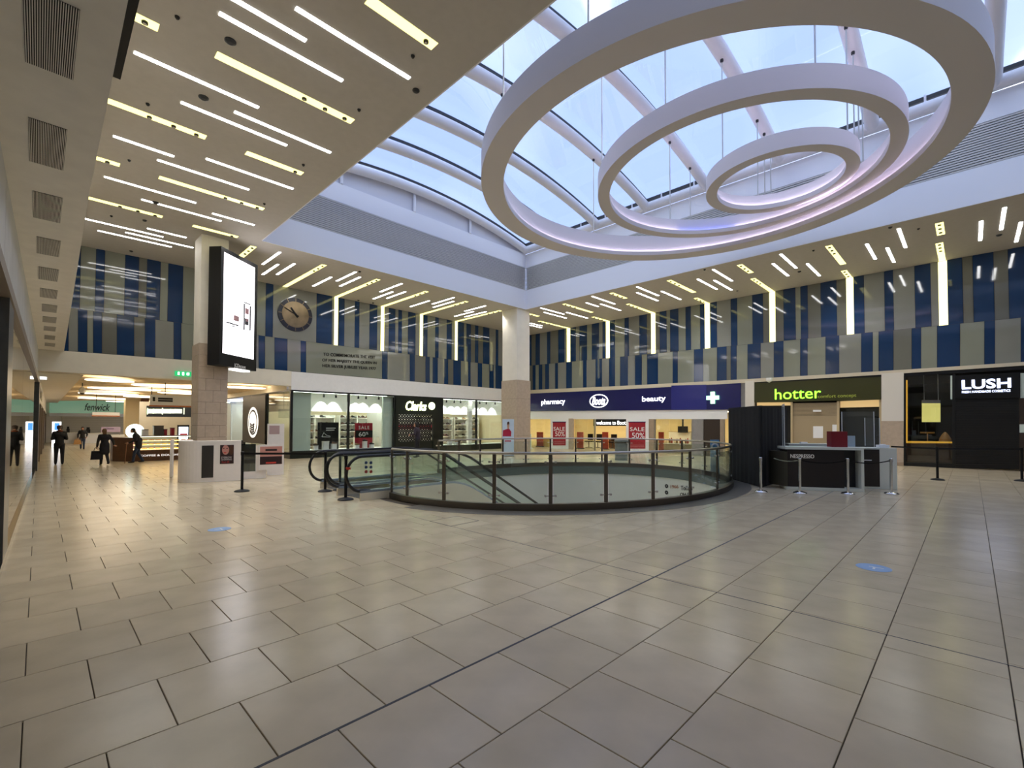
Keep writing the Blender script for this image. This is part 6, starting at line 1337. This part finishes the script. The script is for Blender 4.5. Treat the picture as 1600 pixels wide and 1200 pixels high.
stand_ = dict(kl=V_((-.10, .03, .50)), fl=V_((-.11, -.02, .085)), kr=V_((.10, .03, .50)), fr=V_((.11, .0, .085)))
# 1 man looking down, seen from behind at the left wall
pm = G(92, 725.5)
J = dict(stand_, el=V_((-.235, -.03, 1.14)), hl=V_((-.10, .22, 1.16)), er=V_((.235, -.03, 1.14)), hr=V_((.10, .24, 1.17)), lean=.05, head=.07, curl=.9)
person(pm, -.02, hgt(92, 667, 725.5), 'person in dark jacket and brown cap seen from behind by the glass wall', J, 'cloth_black', 'cloth_charcoal', 'hair_grey', hat='cap_brown', collar='collar_orange')
# 2 woman with black bag
pw = G(163, 726.5)
J = dict(kl=V_((-.09, .12, .50)), fl=V_((-.09, .18, .09)), kr=V_((.09, .02, .49)), fr=V_((.10, -.22, .13)), el=V_((-.25, .02, 1.15)), hl=V_((-.27, .06, .90)), er=V_((.30, -.02, 1.17)), hr=V_((.38, .12, .98)), lean=.06, head=.05, long=True, curl=1.0)
rw, Tw = person(pw, .15, hgt(163, 676, 726.5), 'person in long dark coat carrying a black bag in the passage mouth', J, 'cloth_charcoal', 'cloth_dark', 'hair_brown', coat_len=.30)
hb = Tw(V_((-.27, .08, .83))); bg = thing('hand_bag', 'black shopping bag held by the person in the long dark coat', 'bag', hb-EZ*.46)
MB().prism([hb+V_((-.19, -.06, -.46)), hb+V_((.19, -.06, -.46)), hb+V_((.16, -.05, -.12)), hb+V_((-.16, -.05, -.12))], (0, .12, 0)).build('bag_body', MATS['cloth_black'], bg)
for s in (-.05, .05): MB().tube([hb+V_((-.09, s, -.12)), hb+V_((-.07, s*.5, -.01)), hb+V_((0, 0, .03)), hb+V_((.07, s*.5, -.01)), hb+V_((.09, s, -.12))], .008, 6).build('strap', MATS['cloth_black'], bg)
# 3 far woman with tan bag, walking towards the camera
pf_ = G(128.5, 702)
J = dict(kl=V_((-.09, .1, .5)), fl=V_((-.09, .1, .085)), kr=V_((.09, .02, .49)), fr=V_((.09, -.12, .11)), el=V_((-.27, .02, 1.17)), hl=V_((-.24, .16, .98)), er=V_((.26, -.02, 1.15)), hr=V_((.27, .05, .90)), lean=.03, head=.03, long=True, curl=1.0)
rf, Tf = person(pf_, math.pi-.1, hgt(128.5, 675, 702), 'person in dark jacket and jeans with a tan bag, far down the passage', J, 'cloth_dark', 'cloth_jeans', 'hair_dark')
hb = Tf(V_((.27, .06, .83))); bg = thing('shoulder_bag', 'tan bag hanging from the hand of the far person', 'bag', hb-EZ*.36); MB().prism([hb+V_((-.2, -.05, -.36)), hb+V_((.18, -.05, -.36)), hb+V_((.15, -.04, -.06)), hb+V_((-.15, -.04, -.06))], (0, .1, 0)).build('bag_body', MATS['leather_tan'], bg); MB().tube([hb+V_((-.1, 0, -.06)), hb+V_((0, 0, .04)), hb+V_((.1, 0, -.06))], .01, 6).build('strap', MATS['leather_tan'], bg)
# 4 man with walking stick by the coffee counter, heading left
pk = G(216, 723)
J = dict(kl=V_((-.09, .14, .50)), fl=V_((-.09, .20, .09)), kr=V_((.09, .04, .49)), fr=V_((.10, -.16, .11)), el=V_((-.26, .06, 1.16)), hl=V_((-.22, .34, 1.02)), er=V_((.26, -.06, 1.14)), hr=V_((.24, -.02, .9)), lean=.12, head=.09, curl=1.2)
rk, Tk = person(pk, math.radians(72), hgt(216, 671, 723), 'person in dark coat and jeans walking with a stick by the coffee counter', J, 'cloth_charcoal', 'cloth_jeans', 'hair_dark', coat_len=.12)
hs_ = Tk(V_((-.22, .43, 1.0))); ft_ = G(195, 724.5); st_ = thing('walking_stick', 'brown walking stick held by the person at the coffee counter', 'walking stick', ft_); MB().tube([ft_+EZ*.004, hs_], .013, 8).build('shaft', MATS['timber'], st_); MB().tube([hs_-V_((.06, 0, 0)), hs_+EZ*.012, hs_+V_((.07, 0, .0))], .016, 8).build('handle', MATS['timber'], st_)
# 5 person outside the shoe shop
p5 = G(652, 714.5)
J = dict(stand_, el=V_((-.28, .03, 1.17)), hl=V_((-.22, .27, 1.12)), er=V_((.27, -.02, 1.15)), hr=V_((.26, .08, .90)), lean=.03, head=.05, long=True, curl=.8)
person(p5, math.radians(35), hgt(652, 661, 714.5), 'person in plum jacket with dark hair standing before the shoe shop entrance', J, 'cloth_plum', 'cloth_dark', 'hair_dark')
